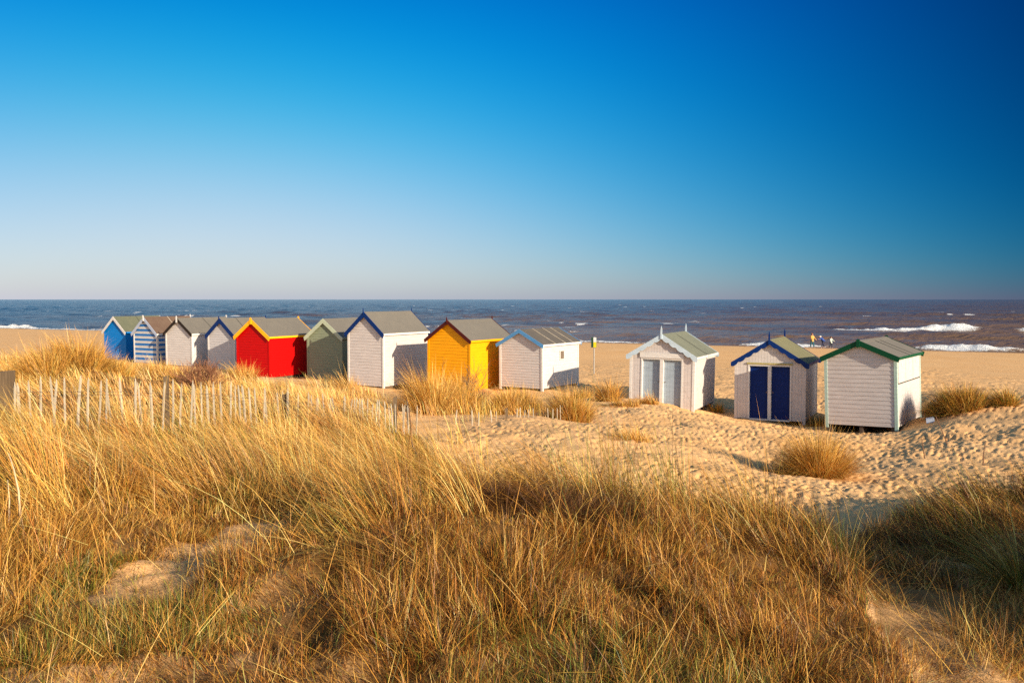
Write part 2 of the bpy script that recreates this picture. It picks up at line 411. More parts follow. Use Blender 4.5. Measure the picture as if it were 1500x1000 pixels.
# ------------------------------------------------------------------ ground sheet (dune, beach and sea bed in one)
def grid_mesh(name, X, Y, Z, mat, attrs=None):
    nr, nc = X.shape
    me = bpy.data.meshes.new(name)
    nv = nr * nc
    co = np.empty((nv, 3), np.float32); co[:, 0] = X.ravel(); co[:, 1] = Y.ravel(); co[:, 2] = Z.ravel()
    idx = np.arange(nv).reshape(nr, nc)
    q = np.stack([idx[:-1, :-1], idx[:-1, 1:], idx[1:, 1:], idx[1:, :-1]], -1).reshape(-1, 4).astype(np.int32)
    me.vertices.add(nv); me.vertices.foreach_set('co', co.ravel())
    me.loops.add(q.size); me.loops.foreach_set('vertex_index', q.ravel())
    me.polygons.add(len(q)); me.polygons.foreach_set('loop_start', np.arange(0, q.size, 4, dtype=np.int32))
    me.polygons.foreach_set('use_smooth', np.ones(len(q), bool))
    for k, val in (attrs or {}).items():
        a = me.attributes.new(k, 'FLOAT', 'POINT'); a.data.foreach_set('value', val.ravel().astype(np.float32))
    me.update(calc_edges=True)
    me.materials.append(mat)
    o = bpy.data.objects.new(name, me); COL.objects.link(o)
    return o

az = np.concatenate([np.linspace(-175, -46, 60, endpoint=False), np.linspace(-46, 46, 1000, endpoint=False), np.linspace(46, 175, 61)])
az = np.radians(az)
rr = [0.25]
while rr[-1] < 420: rr.append(rr[-1] + max(0.035, min(rr[-1] * 0.0062, 3.0)))
rr = np.array(rr)
A, RR = np.meshgrid(az, rr)
GX = RR * np.sin(A); GY = RR * np.cos(A) - 0.3
inr = (GX > RX0) & (GX < RX1) & (GY > RY0) & (GY < RY1)
GZ = np.empty_like(GX)
GZ[inr] = ground(GX[inr], GY[inr])
GZ[~inr] = smooth_ground(GX[~inr], GY[~inr])
ripple = (fbm(GX * 6, GY * 6, 31, 3) - .5) * 0.02 * (RR < 45)
GZ = GZ + foot(GX, GY) + ripple
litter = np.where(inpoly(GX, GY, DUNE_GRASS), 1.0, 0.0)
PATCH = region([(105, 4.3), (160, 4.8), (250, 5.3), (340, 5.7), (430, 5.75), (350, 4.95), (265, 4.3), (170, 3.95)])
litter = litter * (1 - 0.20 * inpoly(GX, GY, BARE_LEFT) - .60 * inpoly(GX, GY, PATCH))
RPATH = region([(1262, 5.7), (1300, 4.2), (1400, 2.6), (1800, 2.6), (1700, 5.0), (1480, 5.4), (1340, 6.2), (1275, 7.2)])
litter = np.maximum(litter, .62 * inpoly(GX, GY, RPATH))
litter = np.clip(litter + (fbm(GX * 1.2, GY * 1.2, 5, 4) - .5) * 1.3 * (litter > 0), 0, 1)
wet = sstep(-9, -1.5, shore(GX, GY) + (fbm(GX * .08, GY * .08, 8, 3) - .5) * 7)

M_SAND, nt, out = newmat('sand')
b = N(nt, 'ShaderNodeBsdfPrincipled', Roughness=0.95)
b.inputs['Specular IOR Level'].default_value = 0.05
tc = N(nt, 'ShaderNodeTexCoord')
n1 = N(nt, 'ShaderNodeTexNoise', Scale=0.5, Detail=6.0, Roughness=0.6); L(nt, tc.outputs['Object'], n1.inputs['Vector'])
n2 = N(nt, 'ShaderNodeTexNoise', Scale=9.0, Detail=5.0, Roughness=0.65); L(nt, tc.outputs['Object'], n2.inputs['Vector'])
n3 = N(nt, 'ShaderNodeTexNoise', Scale=130.0, Detail=2.0); L(nt, tc.outputs['Object'], n3.inputs['Vector'])
c = mixcol(nt, math_node(nt, 'MULTIPLY_ADD', n1.outputs[0], 2.0, -0.5, clamp=True), (0.84, 0.45, 0.175), (0.92, 0.55, 0.25))
c = mixcol(nt, math_node(nt, 'MULTIPLY', math_node(nt, 'SUBTRACT', n3.outputs[0], 0.56), 5.0, clamp=True), c, (0.36, 0.20, 0.08))
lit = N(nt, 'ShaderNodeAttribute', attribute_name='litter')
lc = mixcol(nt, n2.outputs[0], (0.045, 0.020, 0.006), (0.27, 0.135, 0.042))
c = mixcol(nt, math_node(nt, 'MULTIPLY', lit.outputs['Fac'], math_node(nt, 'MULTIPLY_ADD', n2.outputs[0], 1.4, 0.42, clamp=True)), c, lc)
wt_ = N(nt, 'ShaderNodeAttribute', attribute_name='wet')
c = mixcol(nt, math_node(nt, 'MULTIPLY', wt_.outputs['Fac'], 0.8), c, (0.25, 0.13, 0.06))
L(nt, c, b.inputs['Base Color'])
L(nt, math_node(nt, 'MULTIPLY_ADD', wt_.outputs['Fac'], -0.55, 0.95), b.inputs['Roughness'])
bp = N(nt, 'ShaderNodeBump', Strength=0.75, Distance=0.03)
L(nt, math_node(nt, 'ADD', n2.outputs[0], math_node(nt, 'MULTIPLY', n3.outputs[0], 0.18)), bp.inputs['Height']); L(nt, bp.outputs[0], b.inputs['Normal'])
L(nt, b.outputs[0], out.inputs[0])
tag(grid_mesh('ground', GX, GY, GZ, M_SAND, {'litter': litter, 'wet': wet}), kind='structure')

# ------------------------------------------------------------------ sea
saz = np.radians(np.linspace(-47, 47, 1100))
sr = [70.0]
while sr[-1] < 60000: sr.append(sr[-1] + max(0.45, sr[-1] * (0.0042 if sr[-1] < 400 else 0.012)))
sr = np.array(sr)
A, SR = np.meshgrid(saz, sr)
SX = SR * np.sin(A); SY = SR * np.cos(A)
D = shore(SX, SY)                                  # metres out from the water's edge
T = SX * _sd[0] + SY * _sd[1]                      # along the shore (towards the left)
SZ = np.zeros_like(SX)
dr = np.maximum(0.45, SR * 0.0042)
rng2 = np.random.default_rng(5)
wind = 0.35 + 0.65 * sstep(0.3, 0.7, fbm(SX * .012, SY * .012, 17, 3))
for i in range(26):
    lam = 3.2 * (1.16 ** i) * rng2.uniform(.9, 1.1)
    th = rng2.normal(0, 0.42) + 0.15
    k = 2 * math.pi / lam
    dirx = -_sn[0] * math.cos(th) + _sd[0] * math.sin(th); diry = -_sn[1] * math.cos(th) + _sd[1] * math.sin(th)
    ph = k * (SX * dirx + SY * diry) + rng2.uniform(0, 6.28) + 2.5 * (fbm(SX / lam / 5, SY / lam / 5, 40 + i, 2) - .5)
    amp = 0.013 * lam ** 0.70 * np.exp(-(max(lam - 12, 0) / 30) ** 2)
    s = np.sin(ph); s = s + 0.35 * (np.abs(s) ** 1.5 * np.sign(s))
    SZ += amp * s * np.clip(lam / (2.6 * dr) - .5, 0, 1) * (wind if lam < 12 else 1)
calm = sstep(0, 14, D)
SZ *= 0.25 + 0.75 * calm
foam = np.zeros_like(SX)
def breaker(d0, t0, t1, h, back, front, seed, wob=2.5, foam_amt=1.0, gap=.35):
    """a breaking wave parallel to the shore: a ridge with a foaming face"""
    global SZ, foam
    dd = D - d0 - (fbm(T * .06, T * 0, seed, 3) - .5) * 2 * wob
    along = sstep(t0, t0 + 8, T) * (1 - sstep(t1 - 8, t1, T)) * (gap + (1 - gap) * sstep(.34, .6, fbm(T * .07, T * 0 + 3, seed + 4, 3)))
    prof = np.where(dd > 0, np.exp(-(dd / back) ** 2), np.exp(-(dd / front) ** 2))
    rough = .35 + 1.3 * fbm(T * .55, dd * .6, seed + 9, 4)
    SZ += h * prof * along * rough
    fm = np.where(dd > 0, np.exp(-(dd / (back * .22)) ** 2), np.exp(-(dd / (front * 2.0)) ** 2)) * along
    foam = np.maximum(foam, foam_amt * fm * (.45 + 1.1 * fbm(T * .5, dd * .8, seed + 19, 4)))
def Tpx(px, d): # along-shore coordinate of the point seen in photo column px, d metres out
    s = (px - 750.) / F
    # solve y so that shore(s*y, y) = d
    y = (d + 53.0 * _sn[0] + 96.0 * _sn[1]) / (s * _sn[0] + _sn[1])
    return s * y * _sd[0] + y * _sd[1]
breaker(2.5, Tpx(1560, 2), Tpx(1290, 2), 0.62, 1.8, 1.0, 51, 2.4, 1.05)
breaker(2.0, Tpx(1300, 2), Tpx(1040, 2), 0.40, 2.0, 1.0, 57, 1.5, .85)
breaker(1.2, Tpx(1000, 2), Tpx(-40, 2), 0.25, 1.5, 0.8, 63, 2.0, .7, .0)
breaker(2.0, Tpx(60, 2), Tpx(-90, 2), 0.75, 2.4, 1.2, 68, 1.5, .95)
breaker(66.0, Tpx(1475, 66), Tpx(1190, 66), 0.85, 4.4, 2.3, 71, 9, 1.15, .8)
breaker(60.0, Tpx(1440, 60), Tpx(1290, 60), .5, 3.5, 1.6, 72, 7, .95, .35)
breaker(72.0, Tpx(1640, 72), Tpx(1455, 72), .6, 4.0, 1.8, 74, 7, 1.0, .5)
breaker(30.0, Tpx(900, 30), Tpx(700, 30), 0.5, 4.0, 2.0, 77, 4, .42, .0)
breaker(48.0, Tpx(700, 48), Tpx(380, 48), 0.5, 4.0, 2.0, 79, 6, .40, .0)
breaker(24.0, Tpx(1230, 24), Tpx(1000, 24), 0.7, 4.0, 2.0, 83, 4, .35, .0)
# scattered whitecaps
cap = np.clip((fbm(SX * .16, SY * .16, 91, 3) - .70) * 7, 0, 1) * sstep(.5, .65, fbm(SX * .02, SY * .02, 95, 2))
foam = np.maximum(foam, cap * .8 * (D > 15) * (SR < 900))
edge = np.exp(-((D - 0.4 - (fbm(T * .12, T * 0 + 9, 97, 3) - .5) * 4) / .7) ** 2) * .55 * sstep(.35, .6, fbm(T * .1, T * 0 + 5, 99, 2))
foam = np.maximum(foam, edge)
silt = np.clip(1.0 - D / 260, 0.12, 1) * sstep(.25, .65, fbm(T * .012, D * .035, 101, 3)) + .25 * np.exp(-D / 30)
plume = 1 - sstep(-.1, 1.6, T / (D + 110.0))          # muddier water towards the right
silt = np.clip(silt * (.25 + .75 * plume) + .55 * plume, 0, 1)
M_SEA, nt, out = newmat('sea_water')
b = N(nt, 'ShaderNodeBsdfPrincipled', Roughness=0.2); b.inputs['IOR'].default_value = 1.33; b.inputs['Specular IOR Level'].default_value = 0.26
tc = N(nt, 'ShaderNodeTexCoord')
fa = N(nt, 'ShaderNodeAttribute', attribute_name='foam'); si = N(nt, 'ShaderNodeAttribute', attribute_name='silt')
mp = N(nt, 'ShaderNodeMapping'); mp.inputs['Rotation'].default_value = (0, 0, math.atan2(_sd[1], _sd[0])); mp.inputs['Scale'].default_value = (0.45, 1.0, 1)
L(nt, tc.outputs['Object'], mp.inputs[0])
n1 = N(nt, 'ShaderNodeTexNoise', Scale=1.1, Detail=6.0, Roughness=0.6); L(nt, mp.outputs[0], n1.inputs['Vector'])
n2 = N(nt, 'ShaderNodeTexNoise', Scale=0.12, Detail=5.0, Roughness=0.6); L(nt, mp.outputs[0], n2.inputs['Vector'])
n4 = N(nt, 'ShaderNodeTexNoise', Scale=2.6, Detail=6.0, Roughness=0.7); L(nt, tc.outputs['Object'], n4.inputs['Vector'])
c = mixcol(nt, si.outputs['Fac'], (0.022, 0.036, 0.060), (0.20, 0.118, 0.062))
L(nt, c, b.inputs['Base Color'])
bp = N(nt, 'ShaderNodeBump', Strength=1.0, Distance=0.55)
L(nt, math_node(nt, 'ADD', n1.outputs[0], math_node(nt, 'MULTIPLY', n2.outputs[0], 2.2)), bp.inputs['Height']); L(nt, bp.outputs[0], b.inputs['Normal'])
fd = N(nt, 'ShaderNodeBsdfDiffuse'); fd.inputs['Color'].default_value = (0.82, 0.80, 0.76, 1)
bp2 = N(nt, 'ShaderNodeBump', Strength=1.0, Distance=0.3); L(nt, n4.outputs[0], bp2.inputs['Height']); L(nt, bp2.outputs[0], fd.inputs['Normal'])
ff = math_node(nt, 'MULTIPLY', math_node(nt, 'SUBTRACT', math_node(nt, 'ADD', fa.outputs['Fac'], math_node(nt, 'MULTIPLY', math_node(nt, 'SUBTRACT', n4.outputs[0], .5), 1.5)), 0.42), 4.0, clamp=True)
ff = math_node(nt, 'MULTIPLY', ff, math_node(nt, 'MULTIPLY', fa.outputs['Fac'], 5.0, clamp=True))
ms = N(nt, 'ShaderNodeMixShader'); L(nt, ff, ms.inputs[0]); L(nt, b.outputs[0], ms.inputs[1]); L(nt, fd.outputs[0], ms.inputs[2])
L(nt, ms.outputs[0], out.inputs[0])
tag(grid_mesh('sea', SX, SY, SZ + SEA_Z, M_SEA, {'foam': foam, 'silt': silt}), kind='structure')
# ------------------------------------------------------------------ grass
STRAW = np.array([[.70, .385, .08], [.62, .32, .055], [.82, .51, .16], [.54, .25, .04], [.66, .34, .07]])
RUSSET = np.array([[.37, .135, .018], [.28, .092, .013], [.50, .21, .034], [.17, .058, .010], [.60, .285, .055]])
GREEN = np.array([[.15, .17, .022], [.09, .13, .018], [.27, .25, .035], [.38, .30, .055]])
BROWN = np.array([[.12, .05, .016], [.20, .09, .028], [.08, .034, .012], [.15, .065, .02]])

class Blades:
    def __init__(s): s.parts = []
    def add(s, x, y, z, az, length, tilt, curl, width, col, K=4, twist=1.1):
        n = len(x)
        if n: s.parts.append((x, y, z, az, length, tilt, curl, width, col, K, twist))
    def build(s, name, mat=None, parent=None, origin=None):
        V = []; C = []; Q = []; TR = []; off = 0
        for (x, y, z, az, ln, tilt, curl, wd, col, K, twist) in s.parts:
            n = len(x)
            ts = np.linspace(0, 1, K + 1)
            th = tilt[:, None] + curl[:, None] * ts[None] ** 1.5
            thm = 0.5 * (th[:, 1:] + th[:, :-1]); ds = ln[:, None] / K
            hz = np.concatenate([np.zeros((n, 1)), np.cumsum(np.sin(thm) * ds, 1)], 1)
            vz = np.concatenate([np.zeros((n, 1)), np.cumsum(np.cos(thm) * ds, 1)], 1)
            px = x[:, None] + np.sin(az)[:, None] * hz; py = y[:, None] + np.cos(az)[:, None] * hz; pz = z[:, None] + vz
            wa = az + np.pi / 2 + RNG.uniform(-twist, twist, n)
            wx = np.sin(wa)[:, None]; wy = np.cos(wa)[:, None]
            taper = (1 - 0.8 * ts[:-1] ** 1.6)[None] * wd[:, None] * 0.5
            a = np.stack([px[:, :-1] - wx * taper, py[:, :-1] - wy * taper, pz[:, :-1]], -1)
            bb = np.stack([px[:, :-1] + wx * taper, py[:, :-1] + wy * taper, pz[:, :-1]], -1)
            tip = np.stack([px[:, -1:], py[:, -1:], pz[:, -1:]], -1)
            v = np.concatenate([a, bb, tip], 1)            # K + K + 1
            nv = 2 * K + 1
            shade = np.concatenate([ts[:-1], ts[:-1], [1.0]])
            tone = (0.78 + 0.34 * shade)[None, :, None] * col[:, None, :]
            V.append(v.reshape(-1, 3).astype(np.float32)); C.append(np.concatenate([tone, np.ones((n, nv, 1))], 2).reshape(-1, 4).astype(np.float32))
            base = off + np.arange(n)[:, None] * nv
            for k in range(K - 1):
                Q.append(np.concatenate([base + k, base + K + k, base + K + k + 1, base + k + 1], 1))
            TR.append(np.concatenate([base + K - 1, base + 2 * K - 1, base + 2 * K], 1))
            off += n * nv
        V = np.concatenate(V); C = np.concatenate(C); Q = np.concatenate(Q).astype(np.int32); TR = np.concatenate(TR).astype(np.int32)
        if origin is not None: V = V - np.array(origin, np.float32)
        me = bpy.data.meshes.new(name)
        me.vertices.add(len(V)); me.vertices.foreach_set('co', V.ravel())
        lv = np.concatenate([Q.ravel(), TR.ravel()])
        me.loops.add(len(lv)); me.loops.foreach_set('vertex_index', lv)
        me.polygons.add(len(Q) + len(TR))
        me.polygons.foreach_set('loop_start', np.concatenate([np.arange(0, Q.size, 4), Q.size + np.arange(0, TR.size, 3)]).astype(np.int32))
        at = me.attributes.new('col', 'FLOAT_COLOR', 'POINT'); at.data.foreach_set('color', C.ravel())
        me.update(calc_edges=True)
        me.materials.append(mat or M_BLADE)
        o = bpy.data.objects.new(name, me); COL.objects.link(o)
        if origin is not None: o.location = origin
        if parent: o.parent = parent
        return o

def pick(pal, n, spread=0.27):
    c = pal[RNG.integers(0, len(pal), n)]
    return c * (1 + RNG.normal(0, spread, (n, 1))).clip(.35, 1.6) * (1 + RNG.normal(0, .04, (n, 3)))
def mixpal(n, w_straw, w_rus, w_green, w_brown=0.0):
    p = np.array([w_straw, w_rus, w_green, w_brown], float); p /= p.sum()
    k = RNG.choice(4, n, p=p)
    out = np.zeros((n, 3))
    for i, pal in enumerate((STRAW, RUSSET, GREEN, BROWN)):
        m = k == i; out[m] = pick(pal, m.sum())
    return out
LEE = math.radians(-82)          # blades lean with the wind, towards the left of the picture
FINE = 0.70
def minw(d, w_, px=0.62): return np.maximum(w_ * .8, FINE * px * d / 797.0)

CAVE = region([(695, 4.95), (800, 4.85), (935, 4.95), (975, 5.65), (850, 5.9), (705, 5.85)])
def marram(B, cx, cy, nbl, rad, length, lean=0.45, pal=(.72, .16, .12), K=5, az0=None, wmin=.6, zoff=-.02, curl=(.35, .55), fan=.5):
    """clumps of marram: cx, cy arrays of clump centres"""
    m = len(cx)
    caz = (LEE if az0 is None else az0) + RNG.normal(0, .55, m)
    clean = np.clip(lean * RNG.uniform(.45, 1.45, m), .05, 1.6); clen = RNG.uniform(.62, 1.22, m)
    ctone = 1 + RNG.normal(0, .26, (m, 1)).clip(-.5, .5); ctint = RNG.normal(0, .05, (m, 1))
    idx = np.repeat(np.arange(m), nbl); n = len(idx)
    rx = RNG.normal(0, 1, n) * rad; ry = RNG.normal(0, 1, n) * rad
    x = cx[idx] + rx; y = cy[idx] + ry
    z = ground(x, y) + zoff
    # lean = wind plus splay away from the clump's middle
    vx = np.sin(caz[idx]) * clean[idx] + rx / rad * .22 * fan + RNG.normal(0, .17 * fan + .05, n)
    vy = np.cos(caz[idx]) * clean[idx] + ry / rad * .22 * fan + RNG.normal(0, .17 * fan + .05, n)
    a = np.arctan2(vx, vy); tilt = np.clip(np.hypot(vx, vy) * .62, 0, 1.35)
    near_fence = 1 - .14 * sstep(6.6, 8.0, y) * (1 - sstep(9.0, 9.4, y)) * (x < -.22 * y)
    ln = length * near_fence * clen[idx] * np.clip(RNG.normal(.82, .24, n), .25, 1.3)
    cu = np.minimum(np.clip(RNG.normal(curl[0], curl[1], n), -.2, 1.9) + .25 * tilt, 2.05 - tilt)
    d = np.hypot(x, y)
    wd = minw(d, .0042 * RNG.uniform(.6, 1.2, n), wmin)
    col = mixpal(n, *pal) * ctone[idx]; col[:, 0] *= (1 - ctint[idx, 0]); col[:, 1] *= (1 + ctint[idx, 0] * .6)
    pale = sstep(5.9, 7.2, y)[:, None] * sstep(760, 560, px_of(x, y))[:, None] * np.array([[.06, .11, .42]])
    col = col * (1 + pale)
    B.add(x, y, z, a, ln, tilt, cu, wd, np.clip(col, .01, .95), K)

def scatter(poly, dens, cell=None):
    P = np.array(poly); x0, y0 = P.min(0); x1, y1 = P.max(0)
    n = RNG.poisson((x1 - x0) * (y1 - y0) * dens)
    x = RNG.uniform(x0, x1, n); y = RNG.uniform(y0, y1, n)
    k = inpoly(x, y, poly)
    return x[k], y[k]

def px_of(x, y): return 750 + F * x / np.maximum(y, .1)
# --- the dense marram sward (nobody could count its blades)
B = Blades()
NEAR = region([(-260, 5.0), (-150, 4.6), (60, 5.3), (200, 5.9), (340, 6.4), (480, 6.0), (560, 5.4), (700, 5.2), (900, 5.1), (1100, 5.0), (1255, 4.9), (1262, 5.6), (1235, 6.0), (1150, 6.25), (1000, 6.3), (850, 6.5), (745, 7.0), (668, 7.8), (618, 9.2), (585, 11.2), (540, 12.5), (-320, 8.6)])
x, y = scatter(NEAR, 10)
q = fbm(x * .55, y * .55, 61, 3)
keep = (RNG.uniform(0, 1, len(x)) < np.clip(.10 + (q - .38) * 4.6, .03, 1)) & ~inpoly(x, y, CAVE)
x, y = x[keep], y[keep]
px = px_of(x, y)
left = px < 700
marram(B, x[left], y[left], 200, .085, .74, 1.25, (.80, .14, .06), 6, curl=(.75, .45), fan=.6)
r_ = ~left & (y > 5.45)
marram(B, x[r_], y[r_], 160, .09, .66, .85, (.60, .27, .11, .02), 6, curl=(.5, .5), fan=.75)
r_ = ~left & (y <= 5.45)
marram(B, x[r_], y[r_], 40, .10, .42, .7, (.45, .42, .10, .03), 5, curl=(.6, .5), fan=.8)
# thin growth between the clumps
x, y = scatter(NEAR, 170)
px = px_of(x, y); k = ((px < 700) | (y > 5.5)) & ~inpoly(x, y, CAVE)
marram(B, x[k], y[k], 3, .06, .46, .95, (.58, .34, .08), 4, curl=(.6, .6), fan=1.1)
# overhanging mat: blades laid over to the left above a dark gap
x, y = scatter(region([(790, 5.75), (990, 5.7), (1010, 6.05), (800, 6.15)]), 40)
marram(B, x, y, 100, .09, .95, 1.9, (.55, .34, .02, .09), 6, curl=(.35, .3), fan=.5)
# the big tussock in the middle: blades arch over its shaded left flank
x, y = scatter(region([(425, 4.7), (500, 4.15), (600, 4.0), (720, 4.5), (680, 5.2), (540, 5.5), (450, 5.4)]), 9)
marram(B, x, y, 90, .09, .62, 1.15, (.58, .28, .12, .02), 6, curl=(.9, .45), fan=.7)
x, y = scatter(region([(420, 4.7), (490, 4.2), (600, 4.0), (560, 5.2), (450, 5.3)]), 9)
marram(B, x, y, 7, .09, .95, 1.3, (.9, .04, .06), 7, curl=(1.0, .35), wmin=.8)
# long stray blades arching over the rest
x, y = scatter(NEAR, 18)
marram(B, x, y, 3, .10, .85, 1.1, (.88, .04, .08), 7, curl=(.9, .5), wmin=.8)
# upright greener blades on the crest right of the middle
CREST = region([(840, 5.7), (1240, 5.4), (1255, 5.95), (1000, 6.35), (850, 6.5)])
x, y = scatter(CREST, 11)
marram(B, x, y, 36, .09, .82, .25, (.40, .12, .48), 6, curl=(.15, .35))
# beyond the fence, up to the mound and the bank
FAR = region([(-420, 8.8), (0, 9.2), (300, 10.2), (450, 11.8), (560, 13.6), (600, 14.4), (585, 16), (520, 19), (430, 21), (330, 23), (240, 23), (-150, 22), (-600, 17)])
x, y = scatter(FAR, 6.5)
q = fbm(x * .4, y * .4, 63, 3)
keep = RNG.uniform(0, 1, len(x)) < np.clip(.3 + (q - .36) * 3.4, .08, 1)
marram(B, x[keep], y[keep], 75, .17, .44, .85, (.84, .13, .03), 4, wmin=.62)
# bank foot: grass running up to the walls of the middle huts
BANK = region([(300, 19), (420, 18), (520, 17), (560, 17.5), (565, 22), (540, 24.5), (470, 25.2), (440, 23.8), (470, 22.5), (400, 21.5), (330, 22.5)])
x, y = scatter(BANK, 5)
marram(B, x, y, 30, .2, .40, .6, (.88, .1, .02), 4, wmin=.62)
MID = region([(585, 16.5), (610, 15.6), (700, 16.8), (770, 18), (835, 19.6), (835, 21), (760, 23), (640, 23), (590, 21)])
x, y = scatter(MID, 2.6)
marram(B, x, y, 34, .2, .55, .42, (.88, .08, .04), 4, wmin=.62)
# hollow and hummock at the right-hand edge
RIGHT = region([(1262, 5.9), (1275, 6.8), (1330, 7.6), (1350, 8.6), (1420, 8.9), (1500, 9.2), (1700, 9), (1800, 6), (1640, 5.0), (1520, 5.4), (1440, 5.5), (1340, 5.5)])
x, y = scatter(RIGHT, 11)
hl = x / y < .54  # dark brown blades below put the hollow's deep shade into the colour
marram(B, x[~hl], y[~hl], 95, .11, .50, .85, (.14, .22, .16, .48), 5, curl=(.7, .5))
marram(B, x[hl], y[hl], 80, .12, .32, .9, (.05, .15, .12, .68), 5, curl=(.7, .5))
x, y = scatter(region([(1340, 8.0), (1500, 7.2), (1700, 8), (1600, 9.6), (1420, 9.0)]), 5)
marram(B, x, y, 60, .10, .66, .75, (.55, .25, .2), 5, curl=(.6, .4))
# grass on the added dune out of the picture, there to shade the hollow
x, y = scatter([(4.6, 1.0), (8.5, -.7), (8.8, 2.0), (6.2, 3.7), (4.9, 3.3)], 7)
marram(B, x, y, 70, .14, .95, .3, (.7, .2, .1), 4, wmin=1.6)
# thin fringe where sand and grass meet
FR = region([(630, 12.5), (660, 9.5), (720, 7.8), (800, 7.0), (900, 6.7), (1050, 6.6), (1180, 6.6), (1260, 6.4), (1290, 7.2), (1240, 8.0), (1100, 7.4), (950, 7.3), (830, 8.0), (740, 9.5), (690, 12.6)])
x, y = scatter(FR, 5)
marram(B, x, y, 14, .1, .58, .4, (.72, .12, .16), 5, wmin=.6)
tag(B.build('marram_grass'), kind='stuff', label='dense straw coloured marram grass covering the foreground dune', cat='grass')

# --- short dead grass in the foreground
B = Blades()
SANDPATCH = region([(115, 4.3), (165, 4.75), (250, 5.25), (340, 5.65), (420, 5.7), (345, 4.95), (260, 4.3), (170, 4.0)])
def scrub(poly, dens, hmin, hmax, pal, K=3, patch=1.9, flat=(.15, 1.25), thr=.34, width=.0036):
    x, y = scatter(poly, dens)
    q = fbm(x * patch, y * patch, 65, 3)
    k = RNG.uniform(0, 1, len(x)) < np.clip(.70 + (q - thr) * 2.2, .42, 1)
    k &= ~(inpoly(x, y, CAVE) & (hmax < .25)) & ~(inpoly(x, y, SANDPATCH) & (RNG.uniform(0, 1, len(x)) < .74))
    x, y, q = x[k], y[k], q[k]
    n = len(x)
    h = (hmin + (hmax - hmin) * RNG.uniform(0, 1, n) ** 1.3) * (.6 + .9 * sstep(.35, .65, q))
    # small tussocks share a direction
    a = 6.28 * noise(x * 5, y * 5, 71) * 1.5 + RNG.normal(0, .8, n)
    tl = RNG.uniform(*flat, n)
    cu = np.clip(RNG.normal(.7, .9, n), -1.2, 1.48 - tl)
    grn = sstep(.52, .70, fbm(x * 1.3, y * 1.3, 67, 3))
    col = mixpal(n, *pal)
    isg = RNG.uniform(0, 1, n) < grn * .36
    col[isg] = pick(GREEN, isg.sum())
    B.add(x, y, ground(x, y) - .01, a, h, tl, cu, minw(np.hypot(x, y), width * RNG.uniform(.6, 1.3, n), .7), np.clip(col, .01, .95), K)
FORE = region([(185, 2.3), (215, 3.2), (250, 3.95), (330, 4.75), (430, 5.6), (520, 6.3), (800, 6.3), (1240, 6.1), (1262, 5.0), (1290, 4.3), (1335, 3.6), (1420, 2.7), (1450, 2.3)])
scrub(FORE, 21000, .04, .13, (.13, .51, .06, .30), 3, flat=(.3, 1.5))
scrub(FORE, 2200, .10, .24, (.24, .53, .08, .15), 4, flat=(.1, 1.1))
scrub(region([(-160, 2.6), (-60, 3.5), (60, 4.0), (250, 4.15), (225, 3.3), (190, 2.6)]), 11000, .05, .16, (.34, .38, .14, .14), 3, flat=(.2, 1.3), thr=.3)
scrub(region([(60, 3.9), (0, 4.1), (85, 5.0), (190, 5.6), (330, 6.1), (450, 5.9), (430, 5.6), (325, 5.65), (240, 5.1), (150, 4.6)]), 11000, .05, .16, (.34, .46, .07, .13), 3, flat=(.2, 1.35), thr=.3)
LEFTF = region([(-300, 2.4), (-170, 3.0), (-60, 3.5), (25, 4.2), (105, 4.95), (205, 5.5), (330, 5.95), (430, 5.95), (520, 6.4), (300, 6.8), (100, 6.2), (-150, 5.7), (-320, 5.5)])
scrub(LEFTF, 12500, .05, .17, (.42, .46, .05, .07), 3, flat=(.3, 1.5))
scrub(LEFTF, 2200, .12, .30, (.5, .4, .05, .05), 4, flat=(.1, 1.0))
scrub(BARE_LEFT, 8500, .03, .10, (.40, .36, .10, .14), 3, flat=(.2, 1.3), thr=.30)
scrub(region([(1262, 5.6), (1290, 4.3), (1335, 3.6), (1420, 2.7), (1700, 2.7), (1800, 4.2), (1560, 5.2), (1420, 5.8)]), 4200, .03, .13, (.5, .42, .08), 3, flat=(.7, 1.5), thr=.46)
scrub(region([(1400, 4.0), (1600, 3.4), (1800, 4.5), (1520, 5.4), (1425, 5.4)]), 3000, .08, .24, (.3, .58, .12), 3)
UNDER = region([(-260, 5.4), (100, 5.9), (340, 6.3), (520, 6.2), (800, 6.2), (1150, 6.1), (1230, 6.1), (760, 7.0), (655, 9.2), (600, 12), (300, 9.9), (-260, 8.6)])
scrub(region([(1250, 5.4), (1275, 7), (1350, 8.2), (1500, 8), (1500, 5.2), (1340, 5.3)]), 2600, .06, .22, (.4, .45, .1, .05), 3)
scrub(UNDER, 2300, .08, .28, (.38, .50, .05, .07), 3)
# matted thatch, shade put into its colour, under overhanging marram and in the hollow
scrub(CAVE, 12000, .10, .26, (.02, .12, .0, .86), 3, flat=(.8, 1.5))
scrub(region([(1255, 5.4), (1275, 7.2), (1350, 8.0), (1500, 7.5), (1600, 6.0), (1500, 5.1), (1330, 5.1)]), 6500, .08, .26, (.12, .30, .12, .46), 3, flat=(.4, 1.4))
thx, thy = scatter(NEAR, 5)
for q_ in range(len(thx)):
    n = int(RNG.integers(60, 240)); x = thx[q_] + RNG.normal(0, .13, n); y = thy[q_] + RNG.normal(0, .10, n)
    B.add(x, y, ground(x, y), RNG.uniform(0, 6.28, n), RNG.uniform(.08, .26, n), RNG.uniform(.4, 1.2, n), RNG.uniform(-.3, .28, n), minw(np.hypot(x, y), .0035 * np.ones(n), .65), np.clip(mixpal(n, .08, .30, 0, .62), .01, .9), 3)
